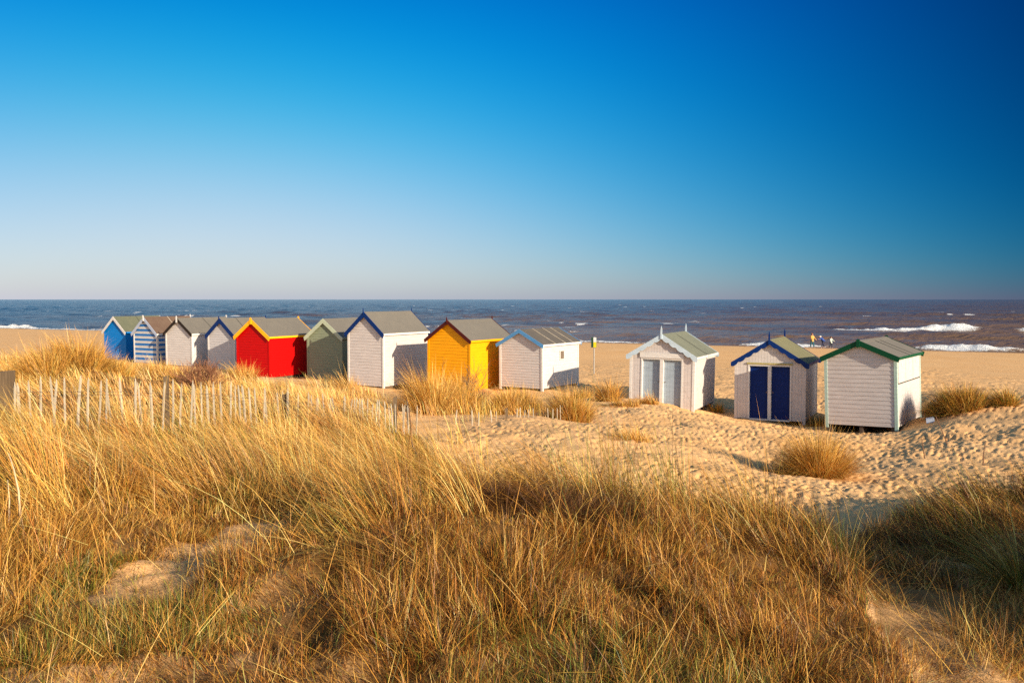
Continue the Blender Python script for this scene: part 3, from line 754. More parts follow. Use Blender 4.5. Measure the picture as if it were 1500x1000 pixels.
# lying straws
x, y = scatter(region([(-200, 2.5), (100, 5.5), (340, 6.2), (1290, 5.4), (1450, 4.6), (1600, 2.6)]), 75)
n = len(x)
B.add(x, y, ground(x, y) + RNG.uniform(.0, .16, n), RNG.uniform(0, 6.28, n), RNG.uniform(.12, .48, n), RNG.uniform(.5, 1.4, n), RNG.uniform(.0, .5, n), minw(np.hypot(x, y), .0036 * np.ones(n), .72), np.clip(pick(STRAW, n) * 1.1, 0, .95), 5)
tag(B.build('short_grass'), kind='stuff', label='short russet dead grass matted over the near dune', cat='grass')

# --- tufts that stand by themselves: each is a thing
def tuft(label, px, Y, n, R_, length, lean=.45, pal=(.85, .1, .05), group=None, curl=(.45, .45), az0=None, fan=1.1, sub=6, K=5, wmin=.5, name='grass_tuft', sy=1.0):
    """one tuft: blades rise from a small crown, splay outwards and lean with the wind"""
    cx0, cy0 = X_at(px, Y), Y
    n = int(n * 1.5)
    B = Blades()
    t = RNG.uniform(0, 2 * np.pi, n); q = RNG.uniform(0, 1, n) ** .6
    x = cx0 + R_ * .8 * q * np.cos(t); y = cy0 + R_ * .8 * sy * q * np.sin(t)
    # strands gather in bunches
    bn = 6.28 * noise((x - cx0) * 9 + 50, (y - cy0) * 9 + 50, 77)
    a0 = LEE if az0 is None else az0
    out = (.12 + .72 * q * min(fan, 1.5)) * RNG.uniform(.5, 1.2, n)
    vx = out * np.cos(t) + np.sin(a0) * lean * .75 + .18 * np.sin(bn) + RNG.normal(0, .13, n)
    vy = out * np.sin(t) + np.cos(a0) * lean * .75 + .18 * np.cos(bn) + RNG.normal(0, .13, n)
    tilt = np.clip(np.hypot(vx, vy), 0, 1.25)
    ln = length * np.clip(RNG.normal(.80, .24, n), .22, 1.35) * (1 - .35 * q ** 2)
    cu = np.minimum(np.clip(RNG.normal(curl[0], curl[1], n), -.3, 1.9) + .3 * tilt, 2.0 - tilt)
    col = mixpal(n, *pal) * (1 + .25 * (noise((x - cx0) * 7 + 9, (y - cy0) * 7 + 9, 78) - .5))[:, None]
    B.add(x, y, ground(x, y) - .03, np.arctan2(vx, vy), ln, tilt, cu, minw(np.hypot(x, y), .004 * RNG.uniform(.6, 1.2, n), wmin), np.clip(col, .01, .95), K)
    o = B.build(name, origin=(cx0, cy0, gz(cx0, cy0)))
    return tag(o, label, 'grass tuft', group)
tuft('rounded straw tuft on the sand at the right end of the paling fence', 836, 19.4, 2200, .50, 1.0, .25, (.84, .1, .06), sub=12)
tuft('windswept straw tuft on the sand left of the white hut with grey doors', 893, 25.6, 700, .42, .95, .35, (.85, .12, .03), sub=8)
tuft('low flattened tuft on the sand heap in front of the grey doors', 950, 25.2, 420, .42, .50, .8, (.85, .12, .03), sub=8, sy=.5)
tuft('thin low tuft on the sand below the hut with grey doors', 912, 23.6, 420, .7, .42, .8, (.85, .12, .03), sub=9, sy=.4)
tuft('lone bushy amber tuft on the trodden sand below the navy doors', 1200, 13.3, 4000, .50, .92, .35, (.86, .12, .02), sub=26, fan=2.4, wmin=.5)
tuft('tall straw tuft behind the fence below the tall white hut', 628, 18.6, 2000, .50, 1.30, .42, (.90, .06, .04), sub=9)
tuft('tall straw tuft in front of the orange gable', 668, 19.8, 2100, .50, 1.25, .42, (.90, .06, .04), sub=9)
tuft('straw tuft between the yellow wall and the low white hut', 742, 20.2, 1300, .45, .80, .42, (.88, .08, .04), sub=9)
tuft('low straw tuft in front of the white hut with the small window', 760, 21.0, 1300, .6, .85, .42, (.88, .08, .04), sub=9)
tuft('short straw tuft at the sandy foot of the light blue barge boards hut', 850, 27.5, 420, .55, .55, .7, (.88, .08, .04), sub=8)
tuft('pale faint tuft on blown sand behind the foreground crest', 925, 14.6, 420, .5, .42, .5, (.95, .05, .0), sub=8)
tuft('broad green and straw tuft beside the hollow right of the green trimmed hut', 1404, 23.0, 3600, .85, .85, .6, (.52, .14, .20, .14), sub=14)
tuft('small green tuft on the far right sand hump', 1474, 22.6, 1100, .42, .62, .5, (.60, .10, .30), sub=8)
tuft('dark green blades in the shade between the grey and navy doors', 1052, 27.6, 260, .3, .50, .4, (.4, .3, .3), sub=5)
tuft('dark sparse tuft between the navy door hut and the green trimmed hut', 1200, 25.6, 240, .3, .50, .4, (.4, .4, .2), sub=5)
tuft('tall shaggy tuft on top of the left mound against the beach', 104, 16.4, 3000, .72, .84, .35, (.84, .13, .03), sub=16, fan=1.3)
tuft('bushy tuft crowning the left mound nearest the blue hut', 150, 17.2, 1800, .7, .52, .55, (.88, .10, .02), sub=14, fan=1.2)
tuft('shaggy tuft on the left slope of the mound above the weathered post', 52, 15.6, 2000, .65, .80, .65, (.86, .12, .02), sub=14, fan=1.2)
tuft('soft straw tuft in front of the blue striped hut', 224, 20.0, 1300, .62, .62, .4, (.92, .07, .01), sub=12)
tuft('low straw tuft sloping down beside the brown bush', 262, 20.5, 900, .6, .50, .45, (.92, .07, .01), sub=10)
tuft('spiky straw tuft leaning on the lower red gable', 352, 23.5, 700, .5, .75, .6, (.9, .08, .02), sub=8)
tuft('wispy tuft standing before the shaded side of the sage green hut', 508, 23.6, 320, .4, .8, .7, (.9, .08, .02), sub=6)
tuft('clump of upright green blades at the edge of the dark hollow', 1243, 5.15, 90, .07, .52, .25, (.35, .1, .55), sub=4, curl=(.1, .3), az0=R(60))
tuft('arching grey green clump at the right edge of the picture', 1500, 5.4, 420, .16, .78, .5, (.30, .2, .5), sub=6, curl=(.9, .4), az0=R(-70), fan=1.6)

# --- bare shrubs: real branching twigs
def shrub(label, x, y, h, n, spread, name='bare_shrub', levels=3, rad=.012, mat=None, z=None):
    mb = MB(); rnd = random.Random(int(x * 100 + y * 31))
    z0 = gz(x, y) if z is None else z
    def grow(p, d, ln, r, lv):
        pts = [p]; q = p
        for i in range(3):
            d = (d + Vector((rnd.uniform(-.3, .3), rnd.uniform(-.3, .3), rnd.uniform(-.12, .22)))).normalized()
            q = q + d * (ln / 3); pts.append(q)
        mb.tube(pts, [r, r * .85, r * .7, r * .5], 4 if lv > 1 else 3, cap=False)
        if lv > 0:
            for i in range(rnd.randint(3, 4)):
                b = pts[rnd.randint(1, 3)]
                nd = (d + Vector((rnd.uniform(-1, 1), rnd.uniform(-1, 1), rnd.uniform(-.3, .7)))).normalized()
                grow(b, nd, ln * rnd.uniform(.5, .75), r * .62, lv - 1)
    for i in range(n):
        a = rnd.uniform(0, 6.28); k = rnd.uniform(.15, 1)
        grow(Vector((rnd.uniform(-.12, .12) * spread, rnd.uniform(-.12, .12) * spread, -.05)), Vector((math.cos(a) * spread * k, math.sin(a) * spread * k, 1)).normalized(), h * .5, rad, levels)
    o = mb.build(name, mat or M_TWIG, fix=False)
    o.location = (x, y, z0)
    return tag(o, label, 'shrub')
M_TWIGR = plain('brown_bush_twigs', (0.24, 0.10, 0.045), 0.9, 0.4, 30)
shrub('rounded brown leafless bush behind the fence near the first white hut', X_at(292, 18.2), 18.2, .85, 34, 1.5, mat=M_TWIGR, rad=.012)
shrub('dark leafless twigs in front of the yellow wall', X_at(699, 20.6), 20.6, 1.35, 7, .8, rad=.012)
shrub('thin leafless twigs in front of the orange gable', X_at(670, 21.6), 21.6, 1.5, 7, .8, rad=.010)
shrub('small dark bush in the shade of the tall white hut', X_at(597, 25.5), 25.5, 1.0, 9, .6, rad=.011)
# ------------------------------------------------------------------ beach huts
WHITE = (.56, .51, .48)
P_WHITE = paint('white_paint', WHITE, .5, .45)
P_WHITE2 = paint('white_paint_warm', (.545, .485, .455), .5, .30)
P_WHITE3 = paint('white_paint_cool', (.53, .50, .495), .5, .5)
P_TRIMW = paint('white_trim', (.62, .585, .55), .45, .2)
P_BLUE = paint('bright_blue_paint', (.002, .17, .52), .5, .3, dirtcol=(.02, .2, .45))
P_STRIPE = paint('blue_and_white_stripes', (.52, .49, .47), .5, .25, stripe=((.02, .14, .40), .135))
P_RED = paint('red_paint', (.47, .0008, .0006), .6, .1, dirtcol=(.25, .004, .003))
P_SAGE = paint('sage_paint', (.22, .25, .165), .55, .3)
P_SAGEL = paint('pale_sage_trim', (.42, .46, .33), .55, .2)
P_YEL = paint('orange_yellow_paint', (.80, .33, .003), .55, .12, dirtcol=(.5, .2, .02))
P_NAVY = paint('navy_trim', (.001, .022, .125), .5, .3, dirtcol=(.004, .03, .10))
P_NAVYD = paint('navy_door_paint', (.0006, .017, .125), .5, .3, dirtcol=(.004, .02, .07))
P_BLACK = paint('black_trim', (.022, .014, .010), .5, .2, dirtcol=(.05, .03, .02))
P_GOLD = paint('yellow_trim', (.90, .42, .012), .45, .15, dirtcol=(.5, .25, .05))
P_MAROON = paint('maroon_trim', (.07, .010, .008), .45, .2, dirtcol=(.09, .02, .015))
P_LBLUE = paint('light_blue_trim', (.09, .27, .52), .45, .2)
P_PBLUE = paint('pale_blue_trim', (.46, .55, .62), .45, .25)
P_GREYD = paint('pale_grey_blue_door_paint', (.30, .36, .42), .5, .3)
P_GREEN = paint('green_trim', (.002, .06, .024), .5, .3, dirtcol=(.01, .05, .02))
P_TEAL = paint('teal_corner_paint', (.40, .52, .45), .5, .25, dirtcol=(.1, .25, .18))
P_GREYT = paint('grey_blue_trim', (.38, .42, .52), .5, .25)
F_GREY = felt('grey_green_felt', (.142, .125, .102), (.175, .152, .12))
F_DARK = felt('dark_green_felt', (.11, .115, .07), (.16, .15, .09))
F_BROWN = felt('brown_felt', (.12, .07, .045), (.17, .11, .07))
F_OLIVE = felt('olive_felt', (.155, .142, .068), (.21, .19, .10))
F_PALE = felt('pale_green_felt', (.145, .15, .105), (.195, .195, .13))
F_DRIFT = felt('grey_brown_felt', (.092, .078, .064), (.125, .105, .085))
F_SEAM = plain('felt_seam', (.05, .05, .04), .9)
M_LATH = wood('roof_lath', (.30, .24, .17), (.50, .42, .32), scale=(8, 8, 30))
M_BEAM = wood('tarred_beam', (.05, .035, .025), (.14, .095, .06), scale=(6, 6, 40))
M_PANE = plain('dusty_window_pane', (.16, .12, .09), .15, .2, 3)
M_LICHEN = plain('lichen_stained_wood', (.36, .30, .10), .9, .4, 12)

FITS = {  # front right corner x, y, base z, turn, width, depth, eaves, ridge, lean
 1: (-23.00, 47.38, 0.09, 29.8, 2.05, 2.94, 1.85, 2.68, 0.001), 2: (-19.86, 44.54, -0.03, 29.4, 2.03, 2.88, 1.98, 2.84, -0.001),
 3: (-16.94, 42.11, 0.17, 29.5, 2.09, 3.03, 1.88, 2.63, 0.0), 4: (-13.97, 40.09, 0.03, 30.7, 2.01, 2.79, 2.02, 2.81, 0.0),
 5: (-11.20, 36.71, 0.09, 27.8, 2.06, 2.89, 2.05, 2.80, -0.001), 6: (-7.75, 36.28, -0.02, 27.4, 2.05, 2.90, 2.15, 2.93, 0.0),
 7: (-5.38, 33.21, 0.05, 31.2, 1.95, 2.99, 2.40, 3.22, 0.004), 8: (-1.63, 30.85, 0.05, 32.5, 2.07, 2.91, 2.22, 2.93, 0.005),
 9: (1.16, 30.21, 0.29, 34.9, 1.98, 2.69, 1.83, 2.35, -0.008), 10: (6.08, 26.55, -0.01, 28.1, 2.24, 2.70, 1.95, 2.63, 0.012),
 11: (9.49, 25.65, -0.27, 28.6, 2.23, 2.56, 2.04, 2.74, -0.006), 12: (11.21, 23.00, -0.06, 38.7, 2.01, 2.97, 2.19, 2.64, -0.039)}
OF, OS = .10, .08

def clip_gable(x0, x1, z0, z1, hr, sl):
    """polygon of a board x0..x1, z0..z1 kept below the roof line z = hr - sl*|x|"""
    P = [(x0, z0), (x1, z0), (x1, z1), (x0, z1)]
    for s in (1, -1):
        Q = []
        for i in range(len(P)):
            a, b_ = P[i], P[(i + 1) % len(P)]
            fa = hr - sl * s * a[0] - a[1]; fb = hr - sl * s * b_[0] - b_[1]
            if fa >= 0: Q.append(a)
            if (fa >= 0) != (fb >= 0):
                t = fa / (fa - fb); Q.append((a[0] + t * (b_[0] - a[0]), a[1] + t * (b_[1] - a[1])))
        P = Q
        if len(P) < 3: return []
    out = []
    for p in P:
        if not out or abs(p[0] - out[-1][0]) + abs(p[1] - out[-1][1]) > 1e-5: out.append(p)
    if len(out) > 1 and abs(out[0][0] - out[-1][0]) + abs(out[0][1] - out[-1][1]) < 1e-5: out.pop()
    return out if len(out) >= 3 else []

def hut(k, label, walls, roofm, barge, post, ridge_finial=None, scallop=False, doors=None, fin_h=.16, fin_m=None, side=None,
        side_style='lap', window=False, seams=(), seam_m=None, eave_m=None, bearers=True, barge_rear=None, barge_h=.15, board=.125, front_style='lap', laths=()):
    X, Y, Z, psi, wd, dp, he, hr, lean = FITS[k]
    ps = R(psi); c, s = math.cos(ps), math.sin(ps)
    root = empty('beach_hut', (X - c * wd / 2 + s * dp / 2, Y + s * wd / 2 + c * dp / 2, Z), (0, lean, -ps))
    tag(root, label, 'beach hut', 'beach huts in a row above the sand')
    rnd = random.Random(k)
    sl = (hr - he) / (wd / 2); hw, hd = wd / 2, dp / 2
    hin = hr - .045                                   # wall tops tuck under the roof slab
    pw = .062                                         # corner post width
    z0 = .10 if bearers else 0
    def lap_board(mb, poly, face):
        """weatherboard: lower edge stands proud, upper edge tucks in; face maps (u, out, z) to xyz"""
        zs = [p[1] for p in poly]; za, zb = min(zs), max(zs)
        def off(z): return .011 * (1 - (z - za) / max(.01, board)) + .002
        mb.loft([face(u, off(z), z) for u, z in poly], [face(u, -.03, z) for u, z in poly])
    # gables: front (-y, towards the land) and rear
    for end in (-1, 1):
        mb = MB()
        face = (lambda u, o, z: (u, -hd - o, z)) if end < 0 else (lambda u, o, z: (u, hd + o, z))
        vert = (front_style == 'vert' and end < 0)
        if not vert:
            z = z0
            while z < hin:
                P = clip_gable(-hw + pw, hw - pw, z, z + board - .0015, hin, sl)
                if P: lap_board(mb, P, face)
                z += board
        else:
            dx = doors['x1']; dt = doors['top']
            x = -hw + pw
            while x < hw - pw - .001:
                x2 = min(x + .098, hw - pw)
                lo = z0
                segs = [(x, x2, lo)]
                if x2 > -dx and x < dx:
                    segs = []
                    if x < -dx: segs.append((x, -dx, lo))
                    segs.append((max(x, -dx), min(x2, dx), dt))
                    if x2 > dx: segs.append((dx, x2, lo))
                for a, b_, zl in segs:
                    P = clip_gable(a + .002, b_ - .002, zl, hin + 1, hin, sl)
                    if P: mb.loft([face(u, .012, zz) for u, zz in P], [face(u, -.03, zz) for u, zz in P])
                x = x2
            mb.loft([face(u, .004, zz) for u, zz in clip_gable(-hw + pw, -dx, z0, hin + 1, hin, sl)], [face(u, -.025, zz) for u, zz in clip_gable(-hw + pw, -dx, z0, hin + 1, hin, sl)])
            mb.loft([face(u, .004, zz) for u, zz in clip_gable(dx, hw - pw, z0, hin + 1, hin, sl)], [face(u, -.025, zz) for u, zz in clip_gable(dx, hw - pw, z0, hin + 1, hin, sl)])
            mb.loft([face(u, .004, zz) for u, zz in clip_gable(-dx, dx, dt, hin + 1, hin, sl)], [face(u, -.025, zz) for u, zz in clip_gable(-dx, dx, dt, hin + 1, hin, sl)])
        mb.build('gable_wall', walls, root)
    # long sides
    zt = hin - sl * hw
    for sgn in (-1, 1):
        mb = MB()
        face = lambda u, o, z: (sgn * (hw + o), u, z)
        style = side_style if sgn > 0 else 'lap'
        if style == 'lap':
            z = z0
            while z < zt - .01:
                lap_board(mb, [(-hd + pw, z), (hd - pw, z), (hd - pw, min(z + board - .0015, zt)), (-hd + pw, min(z + board - .0015, zt))], face)
                z += board
        else:
            y = -hd + pw
            while y < hd - pw - .001:
                y2 = min(y + .11, hd - pw)
                mb.loft([face(u, .012, zz) for u, zz in ((y + .002, z0), (y2 - .002, z0), (y2 - .002, zt), (y + .002, zt))],
                        [face(u, -.03, zz) for u, zz in ((y + .002, z0), (y2 - .002, z0), (y2 - .002, zt), (y + .002, zt))])
                y = y2
            mb.loft([face(u, .006, zz) for u, zz in ((-hd + pw, z0), (hd - pw, z0), (hd - pw, zt), (-hd + pw, zt))],
                    [face(u, -.025, zz) for u, zz in ((-hd + pw, z0), (hd - pw, z0), (hd - pw, zt), (-hd + pw, zt))])
        mb.build('side_wall', side or walls, root)
    # corner posts
    for sx in (-1, 1):
        for sy in (-1, 1):
            mb = MB()
            xa, xb = sorted((sx * (hw - pw), sx * (hw + .026))); ya, yb = sorted((sy * (hd - pw), sy * (hd + .026)))
            mb.box(xa, xb, ya, yb, 0 if bearers else -.02, hin - sl * (hw + .028))
            mb.build('corner_post', post, root)
    # floor bearers that lift the hut off the sand, and the floor on them
    mb = MB(); mb.box(-hw + .07, hw - .07, -hd + .07, hd - .07, .075, .098); mb.build('floor', M_BEAM, root)
    if bearers:
        for x in (-hw + .12, 0, hw - .12):
            mb = MB(); mb.box(x - .05, x + .05, -hd + .03, hd - .03, -.22, .074); mb.build('floor_bearer', M_BEAM, root)
    # roof
    ex = hw + OS
    zr = hr; ze = hr - sl * ex; th = .038
    prof = [(-ex, ze - th), (-ex, ze), (0, zr), (ex, ze), (ex, ze - th), (0, zr - th)]
    mb = MB()
    mb.loft([(x, -hd - OF, z) for x, z in prof], [(x, hd + OF, z) for x, z in prof])
    rf = mb.build('roof', roofm, root)
    nrm = 1 / math.hypot(1, sl)
    def strip(y, w_, t_, name, m):
        mb = MB()
        for sgn in (-1, 1):
            P = [(sgn * .004, zr + .001), (sgn * (ex + .004), ze + .001 - sl * .004), (sgn * (ex + .004), ze + t_ - sl * .004), (sgn * .004, zr + t_)]
            mb.loft([(x, y - w_ / 2, z) for x, z in P], [(x, y + w_ / 2, z) for x, z in P])
        mb.build(name, m, rf)
    for f_ in seams: strip(-hd + f_ * dp, .035, .010, 'felt_seam', seam_m or F_SEAM)
    for f_ in laths: strip(-hd + f_ * dp, .04, .022, 'roof_lath', M_LATH)
    # ridge capping of folded felt
    mb = MB()
    P = [(-.13, zr - sl * .13 + .003), (-.13, zr - sl * .13 + .011), (0, zr + .013), (.13, zr - sl * .13 + .011), (.13, zr - sl * .13 + .003), (0, zr + .004)]
    mb.loft([(x, -hd - OF + .01, z) for x, z in P], [(x, hd + OF - .01, z) for x, z in P])
    mb.build('ridge_cap', roofm, rf)
    # eaves boards
    for sgn in (-1, 1):
        mb = MB(); xa, xb = sorted((sgn * (ex + .002), sgn * (ex + .020)))
        mb.box(xa, xb, -hd - OF, hd + OF, ze - .085, ze - .002); mb.build('eaves_board', eave_m or post, root)
    # barge boards with plain or scalloped lower edge
    for end in (-1, 1):
        m = barge if end < 0 or barge_rear is None else barge_rear
        for sgn in (-1, 1):
            mb = MB()
            y1 = end * (hd + OF + .002); y2 = end * (hd + OF + .026)
            xe = ex + .05
            n = 36 if scallop else 1
            top = [(sgn * xe * i / n, zr + .016 - sl * xe * i / n) for i in range(n + 1)]
            hgt = barge_h / nrm
            if scallop:
                bot = []
                for i in range(n + 1):
                    f_ = i / n * 5.0; a_ = abs(math.sin(math.pi * f_))
                    bot.append((top[i][0], top[i][1] - hgt * (.62 + .38 * a_ ** .6)))
            else:
                bot = [(p[0], p[1] - hgt) for p in top]
            if not scallop:
                # foot cut square to the slope
                bot[-1] = (bot[-1][0] - sgn * hgt * .25, bot[-1][1] + sl * hgt * .25)
            for i in range(n):
                q = [top[i], top[i + 1], bot[i + 1], bot[i]]
                mb.loft([(x, y1, z) for x, z in q], [(x, y2, z) for x, z in q])
            mb.build('barge_board', m, root)
    # finials
    if ridge_finial:
        for end in (-1, 1):
            mb = MB(); yc = end * (hd + OF + .04)
            up, dn, hwid = ridge_finial
            mb.box(-hwid, hwid, yc - .014 if end < 0 else yc - .013, yc + .013 if end < 0 else yc + .014, zr - dn, zr + .02 + up * .45)
            A_ = [(-hwid, yc - .013, zr + .02 + up * .45 + .001), (hwid, yc - .013, zr + .02 + up * .45 + .001), (hwid, yc + .013, zr + .02 + up * .45 + .001), (-hwid, yc + .013, zr + .02 + up * .45 + .001)]
            B_ = [(p[0] * .18, yc + (p[1] - yc) * .4, zr + .02 + up) for p in A_]
            mb.loft(A_, B_)
            mb.build('finial', fin_m or barge, root)
    # doors set back in the gable
    if doors:
        dx, dt, mul = doors['x1'], doors['top'], doors['mul']
        rec = .085
        for sgn in (-1, 1):
            xa, xb = sorted((sgn * mul, sgn * (dx - .055)))
            mb = MB()
            x = xa
            while x < xb - .001:
                x2 = min(x + (xb - xa) / 6 + 1e-6, xb)
                mb.box(x + .0015, x2 - .0015, -hd + rec - .012, -hd + rec + .012, z0 + .02, dt - .06)
                x = x2
            mb.box(xa, xb, -hd + rec - .006, -hd + rec + .02, z0 + .02, dt - .06)
            d = mb.build('door', doors['mat'], root)
            for zz in (.45, 1.45):
                mb = MB(); hx = xb - .02 if sgn > 0 else xa + .02
                mb.box(min(hx, hx - sgn * .26), max(hx, hx - sgn * .26), -hd + rec - .020, -hd + rec - .0135, zz, zz + .035); mb.build('hinge', doors['mat'], d)
            mb = MB(); kx = xa + .05 if sgn > 0 else xb - .05
            mb.tube([(kx, -hd + rec - .013, 1.0), (kx, -hd + rec - .05, 1.0)], [.012, .02], 8); mb.build('door_knob', M_WIRE, d)
            mb = MB(); xa2, xb2 = sorted((sgn * (dx - .054), sgn * (dx - .001)))
            mb.box(xa2, xb2, -hd - .028, -hd + rec + .03, z0, dt - .001); mb.build('door_jamb', doors['frame'], root)
        mb = MB(); mb.box(-mul + .001, mul - .001, -hd - .034, -hd + rec + .03, z0, dt - .061); mb.build('mullion', doors['frame'], root)
        mb = MB(); mb.box(-dx + .056, dx - .056, -hd - .026, -hd + rec + .03, dt - .059, dt - .002); mb.build('door_head', doors['frame'], root)
        mb = MB(); mb.box(-dx - .03, dx + .03, -hd - .055, -hd - .0135, dt + .0, dt + doors['drip'])
        mb.build('lintel', doors.get('lintel', doors['frame']), root)
        mb = MB(); mb.box(-dx + .056, dx - .056, -hd - .03, -hd + rec + .03, z0 - .03, z0 + .018); mb.build('door_sill', doors['frame'], root)
    if window:
        # small square window in the long side facing right
        yc, zc, a_, b_ = window
        mb = MB(); x0_, x1_ = hw + .014, hw + .045
        for ya, yb, za, zb in ((yc - a_, yc + a_, zc + b_ - .035, zc + b_), (yc - a_, yc + a_, zc - b_, zc - b_ + .035), (yc - a_, yc - a_ + .035, zc - b_ + .036, zc + b_ - .036), (yc + a_ - .035, yc + a_, zc - b_ + .036, zc + b_ - .036)):
            mb.box(x0_, x1_, ya, yb, za, zb)
        wn = mb.build('window', P_TRIMW, root)
        mb = MB(); mb.box(hw + .019, hw + .028, yc - a_ + .036, yc + a_ - .036, zc - b_ + .036, zc + b_ - .036); mb.build('pane', M_PANE, wn)
    return root, dict(hw=hw, hd=hd, hin=hin, sl=sl, he=he, zt=zt, z0=z0, dp=dp)

hut(1, 'bright blue beach hut with white barge boards at the far left end of the row', P_BLUE, F_DARK, P_TRIMW, P_BLUE, seams=(.47,), eave_m=P_BLUE)
hut(2, 'blue and white striped beach hut with a brown roof', P_STRIPE, F_BROWN, P_GREYT, P_TRIMW, ridge_finial=(.10, .22, .045), fin_m=P_TRIMW, laths=(.5,), board=.135, eave_m=P_TRIMW)
hut(3, 'white beach hut with black barge boards and a white ridge finial', P_WHITE, F_GREY, P_BLACK, P_TRIMW, ridge_finial=(.12, .24, .05), fin_m=P_TRIMW, seams=(.5,))
hut(4, 'white beach hut with navy barge boards squeezed beside the red hut', P_WHITE3, F_GREY, P_NAVY, P_TRIMW, ridge_finial=(.10, .12, .03), barge_h=.2, seams=(.33,))
hut(5, 'bright red beach hut with golden yellow barge boards', P_RED, F_GREY, P_GOLD, P_RED, ridge_finial=(.06, .24, .05), eave_m=P_GOLD, barge_h=.17)
hut(6, 'sage green beach hut standing half in shade between red and tall white huts', P_SAGE, F_GREY, P_SAGEL, P_SAGE, barge_h=.17)
hut(7, 'tall white beach hut with navy barge boards and a pointed finial, higher than its neighbours', P_WHITE2, F_GREY, P_NAVY, P_TRIMW, ridge_finial=(.16, .10, .016), barge_h=.17)
hut(8, 'orange yellow beach hut with maroon barge boards', P_YEL, F_GREY, P_MAROON, P_YEL, ridge_finial=(.12, .10, .025), barge_h=.13)
hut(9, 'low white beach hut with light blue barge boards and one small window in its side', P_WHITE, F_DRIFT, P_LBLUE, P_TRIMW, barge_h=.13, laths=(.30, .58, .8), board=.105,
    window=(.05, 1.32, .17, .19))
hut(10, 'white beach hut with scalloped pale blue barge boards and two pale grey doors', P_WHITE2, F_PALE, P_PBLUE, P_TRIMW, ridge_finial=(.27, .16, .028), scallop=True, front_style='vert', side_style='vert', bearers=True,
    doors=dict(x1=.74, top=1.82, mul=.062, mat=P_GREYD, frame=P_TRIMW, drip=.17), seams=(.5,), barge_h=.17)
hut(11, 'white beach hut with scalloped navy barge boards and two navy doors', P_WHITE, F_OLIVE, P_NAVY, P_WHITE, ridge_finial=(.27, .16, .028), scallop=True, front_style='vert', side_style='vert',
    doors=dict(x1=.70, top=1.93, mul=.055, mat=P_NAVYD, frame=P_TRIMW, drip=.05, lintel=M_LICHEN), eave_m=P_NAVY, barge_h=.16)
h12, d12 = hut(12, 'leaning white beach hut with green barge boards and teal corners at the right end', P_WHITE2, F_GREY, P_GREEN, P_TEAL, ridge_finial=(.03, .20, .05), side_style='vert', seams=(.42, .60), barge_h=.15, board=.128, eave_m=P_GREEN)
# the boarded hatch in the right-hand side of the last hut: three panels with a small vent each above a dark joint
_hw, _hd = d12['hw'], d12['hd']
mb = MB(); mb.box(_hw + .013, _hw + .017, -_hd + .08, _hd - .08, 1.34, 1.375); mb.build('hatch_joint', F_SEAM, h12)
for i in range(3):
    ya = -_hd + .12 + i * (2 * _hd - .24) / 3
    yb = ya + (2 * _hd - .24) / 3 - .03
    mb = MB(); mb.box(_hw + .0135, _hw + .03, ya, yb, 1.385, d12['zt'] - .09); pn = mb.build('hatch_panel', P_WHITE2, h12)
    mb = MB(); yc = (ya + yb) / 2; mb.box(_hw + .031, _hw + .04, yc - .06, yc + .06, d12['zt'] - .30, d12['zt'] - .19); mb.build('vent', P_GREYT, pn)
# ------------------------------------------------------------------ paling fence
FENCE = [(-80, 8.7), (0, 9.0), (150, 9.25), (300, 10.0), (450, 11.6), (560, 13.4), (612, 14.3)]
FENCE2 = [(640, 15.2), (700, 16.2), (770, 17.6), (835, 19.2)]
def along(pts, step, jit):
    P = [(X_at(p, Y), Y) for p, Y in pts]; out = []
    carry = 0
    for (x0, y0), (x1, y1) in zip(P[:-1], P[1:]):
        l = math.hypot(x1 - x0, y1 - y0); t = carry
        while t < l:
            out.append((x0 + (x1 - x0) * t / l, y0 + (y1 - y0) * t / l)); t += step * random.uniform(1 - jit, 1 + jit)
        carry = t - l
    return out
def pale_at(x, y, top, root, o, wid=.034, tiltx=0, tilty=0):
    """split chestnut stake with an axe-pointed top"""
    mb = MB(); n = 5
    zb = gz(x, y) - .25
    r = [random.uniform(.8, 1.2) for _ in range(n)]
    def ring(z, k, dx=0, dy=0):
        return [(wid * .5 * k * r[i] * math.cos(6.283 * i / n + .3) * 1.15 + dx, wid * .5 * k * r[i] * math.sin(6.283 * i / n + .3) * .8 + dy, z) for i in range(n)]
    hts = [0, .35, .7, .93, 1.0]; H_ = top - zb
    bow = random.uniform(-.012, .012)
    rings = [ring(h * H_, k, tiltx * h * H_ + bow * math.sin(3.14 * h), tilty * h * H_) for h, k in zip(hts, (1.05, 1, .95, .92, .22))]
    vs = [p for r_ in rings for p in r_]
    fs = [tuple(range(n))[::-1], tuple(range(4 * n, 5 * n))]
    for j in range(4):
        for i in range(n): fs.append((j * n + i, j * n + (i + 1) % n, (j + 1) * n + (i + 1) % n, (j + 1) * n + i))
    mb.add([(p[0] + x - o[0], p[1] + y - o[1], p[2] + zb - o[2]) for p in vs], fs)
    mb.build('pale', M_PALE, root)
